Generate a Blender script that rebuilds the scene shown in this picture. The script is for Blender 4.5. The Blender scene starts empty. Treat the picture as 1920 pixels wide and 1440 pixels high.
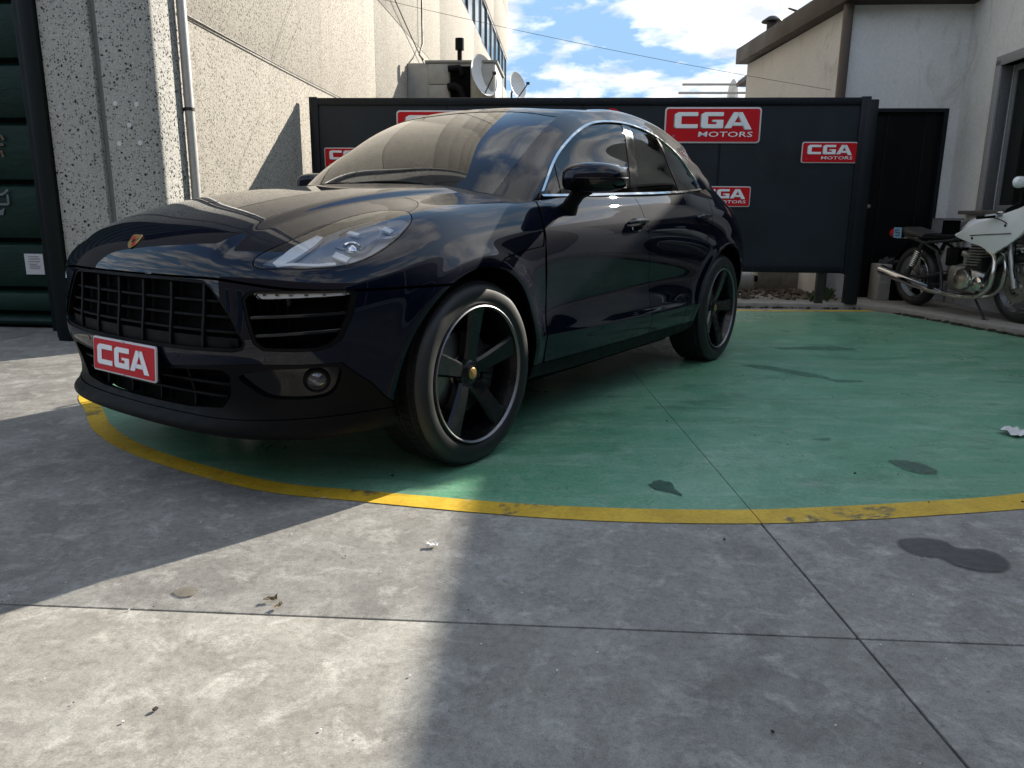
import bpy, bmesh, math, random
import numpy as np
from mathutils import Vector, Matrix
random.seed(7); rng = np.random.default_rng(7)
R = math.radians
scene = bpy.context.scene
COL = scene.collection

# ---------------------------------------------------------------- camera
CAM_H = 0.9995
cd = bpy.data.cameras.new('camera'); cam = bpy.data.objects.new('camera', cd); COL.objects.link(cam)
cd.sensor_width = 36; cd.lens = 1399.4/1920*36; cd.clip_start = .05; cd.clip_end = 3000
def cam_matrix(pitch, roll):
    cp, sp = math.cos(pitch), math.sin(pitch)
    f = Vector((0, cp, -sp)); r = Vector((1, 0, 0)); u = r.cross(f)
    cr, sr = math.cos(roll), math.sin(roll)
    r2 = cr*r + sr*u; u2 = -sr*r + cr*u
    m = Matrix((( r2.x, u2.x, -f.x, 0), (r2.y, u2.y, -f.y, 0), (r2.z, u2.z, -f.z, CAM_H), (0, 0, 0, 1)))
    return m
cam.matrix_world = cam_matrix(R(12.7426), R(0.5441))
scene.camera = cam
# ---------------------------------------------------------------- sky, sun, exposure
SUN_EL = 26.4; SUN_AZ = 46.2            # azimuth clockwise from +Y
world = bpy.data.worlds.new('World'); scene.world = world; world.use_nodes = True
_t = world.node_tree; _bg = _t.nodes['Background']
def _wn(typ, **kw):
    o = _t.nodes.new('ShaderNode'+typ)
    for k, v in kw.items(): setattr(o, k, v)
    return o
_sky = _wn('TexSky', sky_type='NISHITA'); _sky.sun_disc = False
_sky.sun_elevation = R(SUN_EL); _sky.sun_rotation = R(SUN_AZ); _sky.air_density = 1.0; _sky.dust_density = .05; _sky.ozone_density = 1.6
_tc = _wn('TexCoord')
# broken cloud deck: directions projected on a flat layer
_sep = _wn('SeparateXYZ'); _t.links.new(_tc.outputs['Generated'], _sep.inputs[0])
_zz = _wn('Math', operation='MAXIMUM'); _t.links.new(_sep.outputs['Z'], _zz.inputs[0]); _zz.inputs[1].default_value = .02
_za = _wn('Math', operation='ADD'); _t.links.new(_zz.outputs[0], _za.inputs[0]); _za.inputs[1].default_value = .12
_dv = _wn('VectorMath', operation='DIVIDE'); _t.links.new(_tc.outputs['Generated'], _dv.inputs[0]); _cb = _wn('CombineXYZ')
for i in range(3): _t.links.new(_za.outputs[0], _cb.inputs[i])
_t.links.new(_cb.outputs[0], _dv.inputs[1])
_mp = _wn('Mapping'); _mp.inputs['Location'].default_value = (3.1, 1.3, 0); _mp.inputs['Scale'].default_value = (1.0, .8, 0); _t.links.new(_dv.outputs[0], _mp.inputs['Vector'])
_n1 = _wn('TexNoise'); _n1.inputs['Scale'].default_value = 1.9; _n1.inputs['Detail'].default_value = 9; _n1.inputs['Roughness'].default_value = .58; _n1.inputs['Distortion'].default_value = .25; _t.links.new(_mp.outputs[0], _n1.inputs['Vector'])
_r1 = _wn('ValToRGB'); _r1.color_ramp.elements[0].position = .46; _r1.color_ramp.elements[1].position = .56; _ht = _wn('Math', operation='MULTIPLY_ADD'); _t.links.new(_sep.outputs['Z'], _ht.inputs[0]); _ht.inputs[1].default_value = -.02; _t.links.new(_n1.outputs['Fac'], _ht.inputs[2])   # the deck thins out overhead
_t.links.new(_ht.outputs[0], _r1.inputs[0])
_n2 = _wn('TexNoise'); _n2.inputs['Scale'].default_value = 5; _n2.inputs['Detail'].default_value = 6; _t.links.new(_mp.outputs[0], _n2.inputs['Vector'])
_r2 = _wn('ValToRGB'); _r2.color_ramp.elements[0].position = .36; _r2.color_ramp.elements[1].position = .62
_r2.color_ramp.elements[0].color = (2.7, 2.86, 3.08, 1); _r2.color_ramp.elements[1].color = (5.0, 5.0, 5.0, 1); _t.links.new(_n2.outputs['Fac'], _r2.inputs[0])
_mx = _wn('MixRGB'); _t.links.new(_r1.outputs[0], _mx.inputs[0]); _cap = _wn('MixRGB', blend_type='DARKEN'); _cap.inputs[0].default_value = 1; _cap.inputs[2].default_value = (1.2, 2.02, 3.05, 1); _t.links.new(_sky.outputs[0], _cap.inputs[1]); _t.links.new(_cap.outputs[0], _mx.inputs[1]); _t.links.new(_r2.outputs[0], _mx.inputs[2])
_t.links.new(_mx.outputs[0], _bg.inputs[0]); _bg.inputs[1].default_value = .135
sun_dir = Vector((math.cos(R(SUN_EL))*math.sin(R(SUN_AZ)), math.cos(R(SUN_EL))*math.cos(R(SUN_AZ)), math.sin(R(SUN_EL))))
_sl = bpy.data.lights.new('sun', 'SUN'); _sl.energy = 4.7; _sl.angle = R(.55); _sl.color = (1, .93, .82)
_so = bpy.data.objects.new('sun', _sl); COL.objects.link(_so); _so.rotation_euler = (-sun_dir).to_track_quat('-Z', 'Y').to_euler()
scene.view_settings.view_transform = 'Standard'; scene.view_settings.look = 'None'; scene.view_settings.exposure = 1.27; scene.view_settings.gamma = 1


# ---------------------------------------------------------------- scene graph helpers
def link(o, parent=None):
    COL.objects.link(o)
    if parent is not None: o.parent = parent
    return o
def tag(o, label=None, cat=None, group=None, kind=None):
    if label: o['label'] = label
    if cat: o['category'] = cat
    if group: o['group'] = group
    if kind: o['kind'] = kind
    return o
def empty(name, loc=(0, 0, 0), rz=0, parent=None):
    o = bpy.data.objects.new(name, None); o.location = loc; o.rotation_euler = (0, 0, rz); o.empty_display_size = .1
    return link(o, parent)
class MB:
    """collects verts / faces of one mesh"""
    def __init__(s): s.v = []; s.f = []; s.m = []; s.mi = 0; s.sm = []; s.smooth = False
    def add(s, verts, faces):
        b = len(s.v); s.v += [tuple(p) for p in verts]
        for f in faces: s.f.append(tuple(b+i for i in f)); s.m.append(s.mi); s.sm.append(s.smooth)
        return s
    def box(s, c, d, rot=None):
        x, y, z = [q/2 for q in d]; c = Vector(c)
        P = [Vector((sx*x, sy*y, sz*z)) for sz in (-1, 1) for sy in (-1, 1) for sx in (-1, 1)]
        if rot is not None: P = [rot @ p for p in P]
        return s.add([p+c for p in P], [(0, 2, 3, 1), (4, 5, 7, 6), (0, 1, 5, 4), (2, 6, 7, 3), (0, 4, 6, 2), (1, 3, 7, 5)])
    def span(s, a, b):
        return s.box([(p+q)/2 for p, q in zip(a, b)], [abs(q-p) for p, q in zip(a, b)])
    def prism(s, poly, z0, z1, fn=lambda x, y, z: (x, y, z)):
        n = len(poly)
        V = [fn(x, y, z0) for x, y in poly]+[fn(x, y, z1) for x, y in poly]
        F = [tuple(range(n))[::-1], tuple(range(n, 2*n))]+[(i, (i+1) % n, n+(i+1) % n, n+i) for i in range(n)]
        return s.add(V, F)
    def tube(s, pts, r, n=8, cap=True, closed=False):
        pts = [Vector(p) for p in pts]; m = len(pts)
        rr = r if hasattr(r, '__len__') else [r]*m
        V = []; up = Vector((0, 0, 1)); prev = None
        for i, p in enumerate(pts):
            a = pts[(i-1) % m] if (i > 0 or closed) else p
            b = pts[(i+1) % m] if (i < m-1 or closed) else p
            t = (b-a).normalized()
            if prev is None:
                e = t.orthogonal().normalized()
            else:
                e = (prev-t*prev.dot(t)).normalized()
            prev = e; g = t.cross(e)
            for k in range(n):
                q = 2*math.pi*k/n; V.append(p+(e*math.cos(q)+g*math.sin(q))*rr[i])
        F = []
        for i in range(m if closed else m-1):
            j = (i+1) % m
            for k in range(n): F.append((i*n+k, i*n+(k+1) % n, j*n+(k+1) % n, j*n+k))
        if cap and not closed: F += [tuple(range(n))[::-1], tuple(range((m-1)*n, m*n))]
        sm = s.smooth; s.smooth = True; s.add(V, F); s.smooth = sm
        return s
    def lathe(s, prof, n=32, axis='z', c=(0, 0, 0), a0=0, a1=2*math.pi):
        full = abs(a1-a0-2*math.pi) < 1e-6; m = len(prof); k = n if full else n+1
        V = []
        for i in range(k):
            q = a0+(a1-a0)*i/n; cq, sq = math.cos(q), math.sin(q)
            for r, h in prof:
                p = {'z': (r*cq, r*sq, h), 'y': (r*cq, h, r*sq), 'x': (h, r*cq, r*sq)}[axis]
                V.append((p[0]+c[0], p[1]+c[1], p[2]+c[2]))
        F = []
        for i in range(n):
            j = (i+1) % k
            for t in range(m-1):
                q = (i*m+t, j*m+t, j*m+t+1, i*m+t+1)
                F.append(q if axis != 'y' else q[::-1])
        sm = s.smooth; s.smooth = True; s.add(V, F); s.smooth = sm
        return s
    def build(s, name, mat, parent=None, bevel=0, seg=2, smooth=None, auto=40, recalc=True):
        me = bpy.data.meshes.new(name); me.from_pydata(s.v, [], s.f)
        mats = mat if isinstance(mat, (list, tuple)) else [mat]
        for q in mats: me.materials.append(q)
        if len(mats) > 1: me.polygons.foreach_set('material_index', s.m)
        if recalc or bevel:
            bm = bmesh.new(); bm.from_mesh(me)
            if recalc: bmesh.ops.recalc_face_normals(bm, faces=bm.faces)
            if bevel:
                ed = [e for e in bm.edges if len(e.link_faces) == 2 and e.calc_face_angle(0) > R(30)]
                if ed: bmesh.ops.bevel(bm, geom=ed, offset=bevel, segments=seg, affect='EDGES', profile=.5, clamp_overlap=True)
            bm.to_mesh(me); bm.free()
        me.polygons.foreach_set('use_smooth', [True]*len(me.polygons))
        me.set_sharp_from_angle(angle=R(auto))
        o = bpy.data.objects.new(name, me); link(o, parent)
        return o
def copy_tree(o, parent=None):
    c = o.copy(); COL.objects.link(c)
    if parent is not None: c.parent = parent
    for ch in list(o.children): copy_tree(ch, c)
    return c
def crv(pts, n=12, closed=False):
    """Catmull-Rom through points"""
    P = np.array(pts, float); m = len(P); out = []
    rng_ = range(m) if closed else range(m-1)
    for i in rng_:
        if closed: p0, p1, p2, p3 = P[(i-1) % m], P[i], P[(i+1) % m], P[(i+2) % m]
        else: p0, p1, p2, p3 = P[max(i-1, 0)], P[i], P[i+1], P[min(i+2, m-1)]
        for k in range(n):
            t = k/n
            out.append(.5*((2*p1)+(-p0+p2)*t+(2*p0-5*p1+4*p2-p3)*t*t+(-p0+3*p1-3*p2+p3)*t**3))
    if not closed: out.append(P[-1])
    return np.array(out)
# ---------------------------------------------------------------- materials
class NT:
    def __init__(s, name):
        s.m = bpy.data.materials.new(name); s.m.use_nodes = True; s.t = s.m.node_tree
        s.p = s.t.nodes['Principled BSDF']; s.out = s.t.nodes['Material Output']; s.tc = None
    def n(s, typ, **kw):
        o = s.t.nodes.new('ShaderNode'+typ)
        for k, v in kw.items():
            if hasattr(o, k): setattr(o, k, v)
        return o
    def l(s, a, b): s.t.links.new(a, b); return b
    def coord(s, kind='Object'):
        if s.tc is None: s.tc = s.n('TexCoord')
        return s.tc.outputs[kind]
    def pos(s):
        return s.n('NewGeometry').outputs['Position']
    def noise(s, scale, detail=4, rough=.55, vec=None, dist=0):
        o = s.n('TexNoise'); o.inputs['Scale'].default_value = scale; o.inputs['Detail'].default_value = detail
        o.inputs['Roughness'].default_value = rough; o.inputs['Distortion'].default_value = dist
        s.l(vec if vec is not None else s.coord(), o.inputs['Vector']); return o.outputs['Fac']
    def voro(s, scale, vec=None, feature='F1', rand=1):
        o = s.n('TexVoronoi', feature=feature); o.inputs['Scale'].default_value = scale; o.inputs['Randomness'].default_value = rand
        s.l(vec if vec is not None else s.coord(), o.inputs['Vector']); return o
    def ramp(s, fac, stops, interp='LINEAR'):
        o = s.n('ValToRGB'); cr = o.color_ramp; cr.interpolation = interp
        while len(cr.elements) < len(stops): cr.elements.new(.5)
        for e, (p, c) in zip(cr.elements, stops):
            e.position = p; e.color = (c[0], c[1], c[2], 1) if hasattr(c, '__len__') else (c, c, c, 1)
        s.l(fac, o.inputs[0]); return o.outputs[0]
    def mix(s, fac, a, b, mode='MIX'):
        o = s.n('MixRGB', blend_type=mode)
        for v, i in ((fac, 0), (a, 1), (b, 2)):
            if isinstance(v, (int, float)): o.inputs[i].default_value = v if i == 0 else (v, v, v, 1)
            elif isinstance(v, tuple): o.inputs[i].default_value = (*v[:3], 1)
            else: s.l(v, o.inputs[i])
        return o.outputs[0]
    def math(s, op, a, b=0.0, clamp=False):
        o = s.n('Math', operation=op); o.use_clamp = clamp
        for v, i in ((a, 0), (b, 1)):
            if isinstance(v, (int, float)): o.inputs[i].default_value = v
            else: s.l(v, o.inputs[i])
        return o.outputs[0]
    def scalevec(s, v, sc):
        o = s.n('Mapping'); o.inputs['Scale'].default_value = sc; s.l(v, o.inputs['Vector']); return o.outputs[0]
    def bump(s, h, strength=.3, dist=.01):
        o = s.n('Bump'); o.inputs['Strength'].default_value = strength; o.inputs['Distance'].default_value = dist
        s.l(h, o.inputs['Height']); s.l(o.outputs[0], s.p.inputs['Normal']); return o
    def set(s, **kw):
        mp = dict(color='Base Color', rough='Roughness', metal='Metallic', spec='Specular IOR Level', coat='Coat Weight', coatr='Coat Roughness', ior='IOR', alpha='Alpha', trans='Transmission Weight')
        for k, v in kw.items():
            i = s.p.inputs[mp[k]]
            if isinstance(v, (int, float)): i.default_value = v
            elif isinstance(v, tuple): i.default_value = (*v[:3], 1)
            else: s.l(v, i)
        return s
def plain(name, color, rough=.5, metal=0, noise=.12, nscale=30, spec=.5, bump=0, coat=0):
    """a plain surface with slight unevenness of tone and gloss"""
    s = NT(name); f = s.noise(nscale, 5)
    s.set(color=s.mix(s.ramp(f, [(.3, 1-noise), (.7, 1+noise)]), (0, 0, 0), color, 'MIX') if False else s.mix(1.0, color, s.ramp(f, [(.25, 1-noise), (.75, 1.0)]), 'MULTIPLY'), metal=metal, spec=spec, coat=coat)
    s.set(rough=s.ramp(s.noise(nscale*.35, 4), [(.3, max(rough-.08, .01)), (.7, min(rough+.08, 1))]))
    if bump: s.bump(f, bump, .004)
    return s.m
def mat_paint():
    s = NT('blue_black_paint')
    fl = s.voro(900)
    s.set(color=(.0010, .0022, .0090), metal=0, rough=.7, spec=.015, coat=1, coatr=.006)
    s.p.inputs['Coat IOR'].default_value = 1.42
    # settled dust: thicker where noise says so, only on faces that look up
    g = s.n('NewGeometry'); sx = s.n('SeparateXYZ'); s.l(g.outputs['Normal'], sx.inputs[0])
    d = s.noise(3.5, 6, .6); d2 = s.noise(140, 3, .6)
    up = s.ramp(sx.outputs['Z'], [(.25, 0), (.9, 1)])
    m = s.math('MULTIPLY', up, s.ramp(d, [(.3, .25), (.75, 1)])); m = s.math('MULTIPLY', m, s.ramp(d2, [(.3, .5), (.7, 1)]))
    dif = s.n('BsdfDiffuse'); dif.inputs['Color'].default_value = (.30, .27, .22, 1)
    mx = s.n('MixShader'); s.l(s.math('MULTIPLY', m, .016), mx.inputs[0]); s.l(s.p.outputs[0], mx.inputs[1]); s.l(dif.outputs[0], mx.inputs[2]); s.l(mx.outputs[0], s.out.inputs[0])
    return s.m
def mat_glass(name, tint, dust=.0, rough=.0, fk=1.35):
    """thin pane: reflects by fresnel, the rest is let through tinted"""
    s = NT(name); s.t.nodes.remove(s.p)
    tr = s.n('BsdfTransparent'); tr.inputs[0].default_value = (*tint, 1)
    gl = s.n('BsdfGlossy'); gl.inputs['Roughness'].default_value = rough; gl.inputs[0].default_value = (1, 1, 1, 1)
    fr = s.n('Fresnel'); fr.inputs['IOR'].default_value = 1.52
    mx = s.n('MixShader'); f = s.math('MULTIPLY', fr.outputs[0], fk, True); s.l(f, mx.inputs[0]); s.l(tr.outputs[0], mx.inputs[1]); s.l(gl.outputs[0], mx.inputs[2])
    last = mx.outputs[0]
    if dust:
        dif = s.n('BsdfDiffuse'); dif.inputs[0].default_value = (.42, .40, .34, 1)
        d = s.ramp(s.noise(4, 6, .6), [(.3, .4), (.7, 1)]); d2 = s.ramp(s.noise(160, 2), [(.35, .5), (.7, 1)])
        m2 = s.n('MixShader'); s.l(s.math('MULTIPLY', s.math('MULTIPLY', d, d2), dust), m2.inputs[0]); s.l(last, m2.inputs[1]); s.l(dif.outputs[0], m2.inputs[2]); last = m2.outputs[0]
    s.l(last, s.out.inputs[0]); return s.m
PAINT = mat_paint()
GLOSSBLK = plain('gloss_black_trim', (.003, .003, .0035), .08, spec=.35, coat=.1, noise=.05)
SATIN = plain('satin_black_plastic', (.0035, .0035, .004), .48, spec=.11, noise=.2, nscale=60)
MATBLK = plain('matt_black', (.003, .003, .003), .75, spec=.06, noise=.2)
RUBBER = plain('tyre_rubber', (.006, .006, .0065), .6, noise=.3, nscale=18, spec=.35)
def mat_tyre():
    s = NT('worn_tyre_rubber'); f = s.noise(6, 6, .6)
    s.set(color=s.ramp(f, [(.3, (.007, .007, .0075)), (.62, (.0125, .0125, .013)), (.85, (.024, .024, .0245))]), rough=s.ramp(f, [(.3, .42), (.7, .62)]), spec=.5); return s.m
TYRE = mat_tyre()
CHROME = plain('polished_metal', (.62, .62, .63), .12, 1, noise=.1)
ALU = plain('dull_aluminium', (.50, .50, .50), .35, 1, noise=.2)
RIMEDGE = plain('turned_rim_edge', (.22, .22, .23), .45, .9, noise=.2)
RIMBLK = plain('black_rim_lacquer', (.005, .005, .006), .26, noise=.2, spec=.3, coat=.2)
STEEL = plain('bare_steel', (.30, .29, .28), .4, 1, noise=.3)
DARKSTEEL = plain('dark_steel', (.05, .05, .05), .5, .7, noise=.3)
GOLD = plain('gold_emblem', (.55, .36, .13), .3, .8, noise=.2, nscale=120)
WSCREEN = mat_glass('windscreen_glass', (.48, .52, .50), .055)
PRIVACY = mat_glass('tinted_side_glass', (.05, .055, .055), .003, fk=1.0)
LENS = mat_glass('clear_lens', (.96, .97, .98), .012)
INTERIOR = plain('dark_upholstery', (.02, .02, .022), .7, noise=.3)
REDPAINT = plain('sign_red', (.56, .005, .012), .5, spec=.25, noise=.06, nscale=8)
SIGNWHITE = plain('sign_white', (.88, .88, .89), .4, noise=.04)
SIGNGREY = plain('sign_shadow_grey', (.28, .29, .31), .4, noise=.04)
SIGNEDGE = plain('sign_border_silver', (.62, .58, .58), .4, noise=.08)
WHITELAMP = plain('frosted_lamp', (.92, .94, .95), .25, noise=.05)
LAMPDARK = plain('lamp_housing', (.28, .31, .36), .35, .25, noise=.1, coat=.3)
# ---------------------------------------------------------------- smooth surfaces that can be cut along curves
class TM:
    """triangle soup with attributes: xyz, normal, u, v"""
    def __init__(s, A, T): s.A = A; s.T = T
    x = property(lambda s: s.A[:, 0]); y = property(lambda s: s.A[:, 1]); z = property(lambda s: s.A[:, 2])
    ay = property(lambda s: np.abs(s.A[:, 1])); u = property(lambda s: s.A[:, 6]); v = property(lambda s: s.A[:, 7])
    nx = property(lambda s: s.A[:, 3])
def compact(A, T):
    used = np.unique(T); mp = -np.ones(len(A), int); mp[used] = np.arange(len(used))
    return TM(A[used], mp[T])
def clip(tm, f, keep=-1):
    """keep the part where f<0 (or f>0)"""
    f = np.where(np.abs(f) < 1e-9, 1e-9, f)
    if keep > 0: f = -f
    T = tm.T; ins = f[T] < 0; c = ins.sum(1)
    full = T[c == 3]; out = [full]; A = tm.A
    newv = []; base = len(A)
    def cut(i, j):
        t = (f[i]/(f[i]-f[j]))[:, None]
        return A[i]*(1-t)+A[j]*t
    # canonical ordering so that shared edges give the same vertex
    keys = {}
    S = T[c == 1]; SI = ins[c == 1]; D = T[c == 2]; DI = ins[c == 2]
    k1 = np.argmax(SI, 1); a = S[np.arange(len(S)), k1]; b = S[np.arange(len(S)), (k1+1) % 3]; d = S[np.arange(len(S)), (k1+2) % 3]
    k2 = np.argmin(DI, 1); p = D[np.arange(len(D)), k2]; q = D[np.arange(len(D)), (k2+1) % 3]; r = D[np.arange(len(D)), (k2+2) % 3]
    E = np.concatenate([np.stack([a, b], 1), np.stack([a, d], 1), np.stack([q, p], 1), np.stack([r, p], 1)]) if len(S)+len(D) else np.zeros((0, 2), int)
    if len(E):
        Es = np.sort(E, 1); U, inv = np.unique(Es, axis=0, return_inverse=True); inv = inv.ravel()
        NV = cut(U[:, 0], U[:, 1]); nn = NV[:, 3:6]; NV[:, 3:6] = nn/np.maximum(np.linalg.norm(nn, axis=1), 1e-9)[:, None]
        A = np.concatenate([A, NV]); inv = inv+base
        n1, n2 = len(S), len(D)
        ab = inv[:n1]; ad = inv[n1:2*n1]; qp = inv[2*n1:2*n1+n2]; rp = inv[2*n1+n2:]
        out += [np.stack([a, ab, ad], 1), np.stack([qp, q, r], 1), np.stack([qp, r, rp], 1)]
    T2 = np.concatenate(out)
    return compact(A, T2) if len(T2) else TM(A[:0], T2)
def polyf(px, py, poly):
    """signed distance to a closed 2-D polygon, negative inside"""
    poly = np.asarray(poly, float); n = len(poly)
    d = np.full(len(px), 1e9); inside = np.zeros(len(px), bool)
    for i in range(n):
        a = poly[i]; b = poly[(i+1) % n]; e = b-a; L = max(e@e, 1e-12)
        t = np.clip(((px-a[0])*e[0]+(py-a[1])*e[1])/L, 0, 1)
        d = np.minimum(d, np.hypot(px-a[0]-t*e[0], py-a[1]-t*e[1]))
        if a[1] != b[1]:
            c = ((a[1] > py) != (b[1] > py)) & (px < (b[0]-a[0])*(py-a[1])/(b[1]-a[1])+a[0])
            inside ^= c
    return np.where(inside, -d, d)
def bspline_surface(P, sharp=.75, nu=24, nv=12, mirror=True, it=3):
    """P[i][j] control grid of the left half; ends in i mirrored about y=0; returns TM of the full car"""
    P = np.array(P, float); Q = P.copy()
    def ext(Q):
        m = Q.copy()
        a = m[1:2].copy(); a[..., 1] *= -1; b = m[-2:-1].copy(); b[..., 1] *= -1
        m = np.concatenate([a, m, b], 0)
        m = np.concatenate([2*m[:, :1]-m[:, 1:2], m, 2*m[:, -1:]-m[:, -2:-1]], 1)
        return m
    def at_knots(Q):
        m = ext(Q); w = np.array([1, 4, 1])/6
        s = w[0]*m[:-2]+w[1]*m[1:-1]+w[2]*m[2:]
        return w[0]*s[:, :-2]+w[1]*s[:, 1:-1]+w[2]*s[:, 2:]
    for _ in range(it):
        Q = Q+sharp*(P-at_knots(Q))
        Q[0, :, 1] = 0; Q[-1, :, 1] = 0
    M = ext(Q); ni, nj = P.shape[0], P.shape[1]
    def basis(n, k):
        t = np.linspace(0, n-1, (n-1)*k+1); i = np.minimum(t.astype(int), n-2); s = t-i
        B = np.zeros((len(t), n+2)); D = np.zeros((len(t), n+2)); r = np.arange(len(t))
        b = [(1-s)**3/6, (3*s**3-6*s**2+4)/6, (-3*s**3+3*s**2+3*s+1)/6, s**3/6]
        d = [-(1-s)**2/2, (9*s**2-12*s)/6, (-9*s**2+6*s+3)/6, s**2/2]
        for q in range(4): B[r, i+q] += b[q]; D[r, i+q] += d[q]
        return t, B, D
    tu, Bu, Du = basis(ni, nu); tv, Bv, Dv = basis(nj, nv)
    X = np.einsum('ai,bj,ijk->abk', Bu, Bv, M); Xu = np.einsum('ai,bj,ijk->abk', Du, Bv, M); Xv = np.einsum('ai,bj,ijk->abk', Bu, Dv, M)
    N = np.cross(Xu, Xv); N /= np.maximum(np.linalg.norm(N, axis=2), 1e-9)[..., None]
    U, Vv = np.meshgrid(tu, tv, indexing='ij')
    A = np.concatenate([X, N, U[..., None], Vv[..., None]], 2)
    B = A.copy(); B[..., 1] *= -1; B[..., 4] *= -1
    n = len(tu); m = len(tv)
    full = np.concatenate([A, B[1:-1][::-1]], 0)            # closed ring, left then right
    k = full.shape[0]
    I, J = np.meshgrid(np.arange(k), np.arange(m-1), indexing='ij'); I2 = (I+1) % k
    a = (I*m+J).ravel(); b = (I2*m+J).ravel(); c = (I2*m+J+1).ravel(); d = (I*m+J+1).ravel()
    T = np.concatenate([np.stack([a, b, c], 1), np.stack([a, c, d], 1)])
    return TM(full.reshape(-1, 8), T)
def boundary(T):
    E = np.concatenate([T[:, [0, 1]], T[:, [1, 2]], T[:, [2, 0]]])
    key = E.min(1)*10_000_000+E.max(1)
    u, idx, cnt = np.unique(key, return_index=True, return_counts=True)
    return E[idx[cnt == 1]]
def tm_mesh(name, tm, mat, parent=None, flange=.014, offset=0.0, dirv=None, thick=0, edge_mat=None):
    """mesh object of a cut piece, its cut edges folded inwards so that panel gaps have depth"""
    A = tm.A; V = A[:, :3]+A[:, 3:6]*offset; N = A[:, 3:6]; T = tm.T
    if len(T) == 0: return None
    VV = [V]; NN = [N]; TT = [T]; nf = len(T); base = len(V)
    if flange:
        E = boundary(T)
        # skip slivers
        a, b = E[:, 0], E[:, 1]
        ind = -N if dirv is None else np.tile(np.array(dirv, float), (len(V), 1))
        pa, pb = V[a], V[b]; qa, qb = V[a]+ind[a]*flange, V[b]+ind[b]*flange
        fn = np.cross(pb-pa, qa-pa); ln = np.linalg.norm(fn, axis=1); ok = ln > 1e-10
        pa, pb, qa, qb, fn, ln = pa[ok], pb[ok], qa[ok], qb[ok], fn[ok], ln[ok]
        # normals of the fold: averaged along the edge by vertex
        nv = np.zeros_like(V); fnu = -fn/ln[:, None]
        np.add.at(nv, a[ok], fnu); np.add.at(nv, b[ok], fnu)
        nv /= np.maximum(np.linalg.norm(nv, axis=1), 1e-9)[:, None]
        # rounded lip: an intermediate ring 2 mm in
        q = len(pa); na, nb = nv[a[ok]], nv[b[ok]]
        VV += [pa, pb, qb, qa]; NN += [na, nb, nb, na]
        i0 = base; ia = np.arange(q)
        A0, B0, C0, D0 = i0+ia, i0+q+ia, i0+2*q+ia, i0+3*q+ia
        TT += [np.stack([B0, A0, D0], 1), np.stack([B0, D0, C0], 1)]
    V = np.concatenate(VV); N = np.concatenate(NN); T = np.concatenate(TT)
    me = bpy.data.meshes.new(name)
    me.vertices.add(len(V)); me.vertices.foreach_set('co', V.astype(np.float32).ravel())
    me.loops.add(len(T)*3); me.loops.foreach_set('vertex_index', T.astype(np.int32).ravel())
    me.polygons.add(len(T)); me.polygons.foreach_set('loop_start', np.arange(0, len(T)*3, 3, dtype=np.int32))
    me.polygons.foreach_set('loop_total', np.full(len(T), 3, dtype=np.int32))
    me.polygons.foreach_set('use_smooth', np.ones(len(T), bool))
    me.update(calc_edges=True)
    me.normals_split_custom_set_from_vertices(N.astype(np.float32))
    for q in (mat if isinstance(mat, (list, tuple)) else [mat]): me.materials.append(q)
    if edge_mat is not None and flange:
        me.materials.append(edge_mat); mi = np.zeros(len(T), np.int32); mi[nf:] = 1; me.polygons.foreach_set('material_index', mi)
    o = bpy.data.objects.new(name, me); link(o, parent)
    return o
def side(tm, s):
    """only the triangles on one side of the car"""
    c = tm.A[tm.T[:, 0], 1]
    return compact(tm.A, tm.T[c*s > 0])
def sub(tm, mask):
    t = tm.T[mask[tm.T].all(1)]
    return compact(tm.A, t) if len(t) else TM(tm.A[:0], t)
# ---------------------------------------------------------------- car body surfaces (car frame: x forward from the front axle, y left, z up)
def col_xyz(xs, ys, zs): return [(x, y, z) for x, y, z in zip(xs, ys, zs)]
def c12(pts): return pts
LOW = []
LOW.append([(.79,0,.235),(.905,0,.252),(.875,0,.335),(.905,0,.46),(.915,0,.56),(.897,0,.68),(.888,0,.785),(.848,0,.88),(.69,0,.972),(.40,0,1.045),(.06,0,1.098),(-.30,0,1.135)])
LOW.append([(.78,.3,.235),(.892,.3,.252),(.862,.3,.335),(.89,.31,.46),(.90,.31,.56),(.882,.31,.68),(.872,.31,.785),(.832,.30,.877),(.68,.28,.968),(.395,.26,1.043),(.055,.25,1.096),(-.31,.24,1.133)])
LOW.append([(.74,.52,.235),(.845,.55,.253),(.818,.55,.335),(.84,.56,.46),(.85,.57,.56),(.835,.57,.68),(.822,.57,.785),(.778,.56,.86),(.635,.52,.943),(.38,.48,1.028),(.045,.46,1.087),(-.355,.46,1.126)])
LOW.append([(.65,.66,.235),(.737,.725,.253),(.722,.73,.335),(.74,.745,.46),(.748,.755,.56),(.738,.76,.68),(.717,.757,.785),(.675,.728,.85),(.56,.67,.93),(.345,.61,1.008),(.03,.585,1.066),(-.415,.60,1.108)])
LOW.append([(.52,.74,.24),(.578,.818,.258),(.575,.83,.34),(.587,.85,.46),(.592,.862,.56),(.585,.87,.68),(.562,.868,.785),(.527,.832,.862),(.435,.762,.947),(.275,.70,1.010),(0,.672,1.054),(-.48,.70,1.09)])
LOW.append([(.38,.79,.245),(.40,.873,.262),(.40,.888,.35),(.405,.905,.46),(.407,.92,.57),(.402,.932,.69),(.388,.93,.79),(.36,.90,.88),(.30,.83,.968),(.17,.765,1.018),(-.06,.735,1.049),(-.52,.765,1.077)])
LOW.append([(.2,.82,.27),(.2,.90,.30),(.2,.915,.37),(.2,.937,.48),(.2,.955,.59),(.2,.967,.71),(.195,.96,.812),(.18,.925,.908),(.14,.862,.988),(.05,.805,1.025),(-.13,.785,1.044),(-.55,.80,1.064)])
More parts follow.
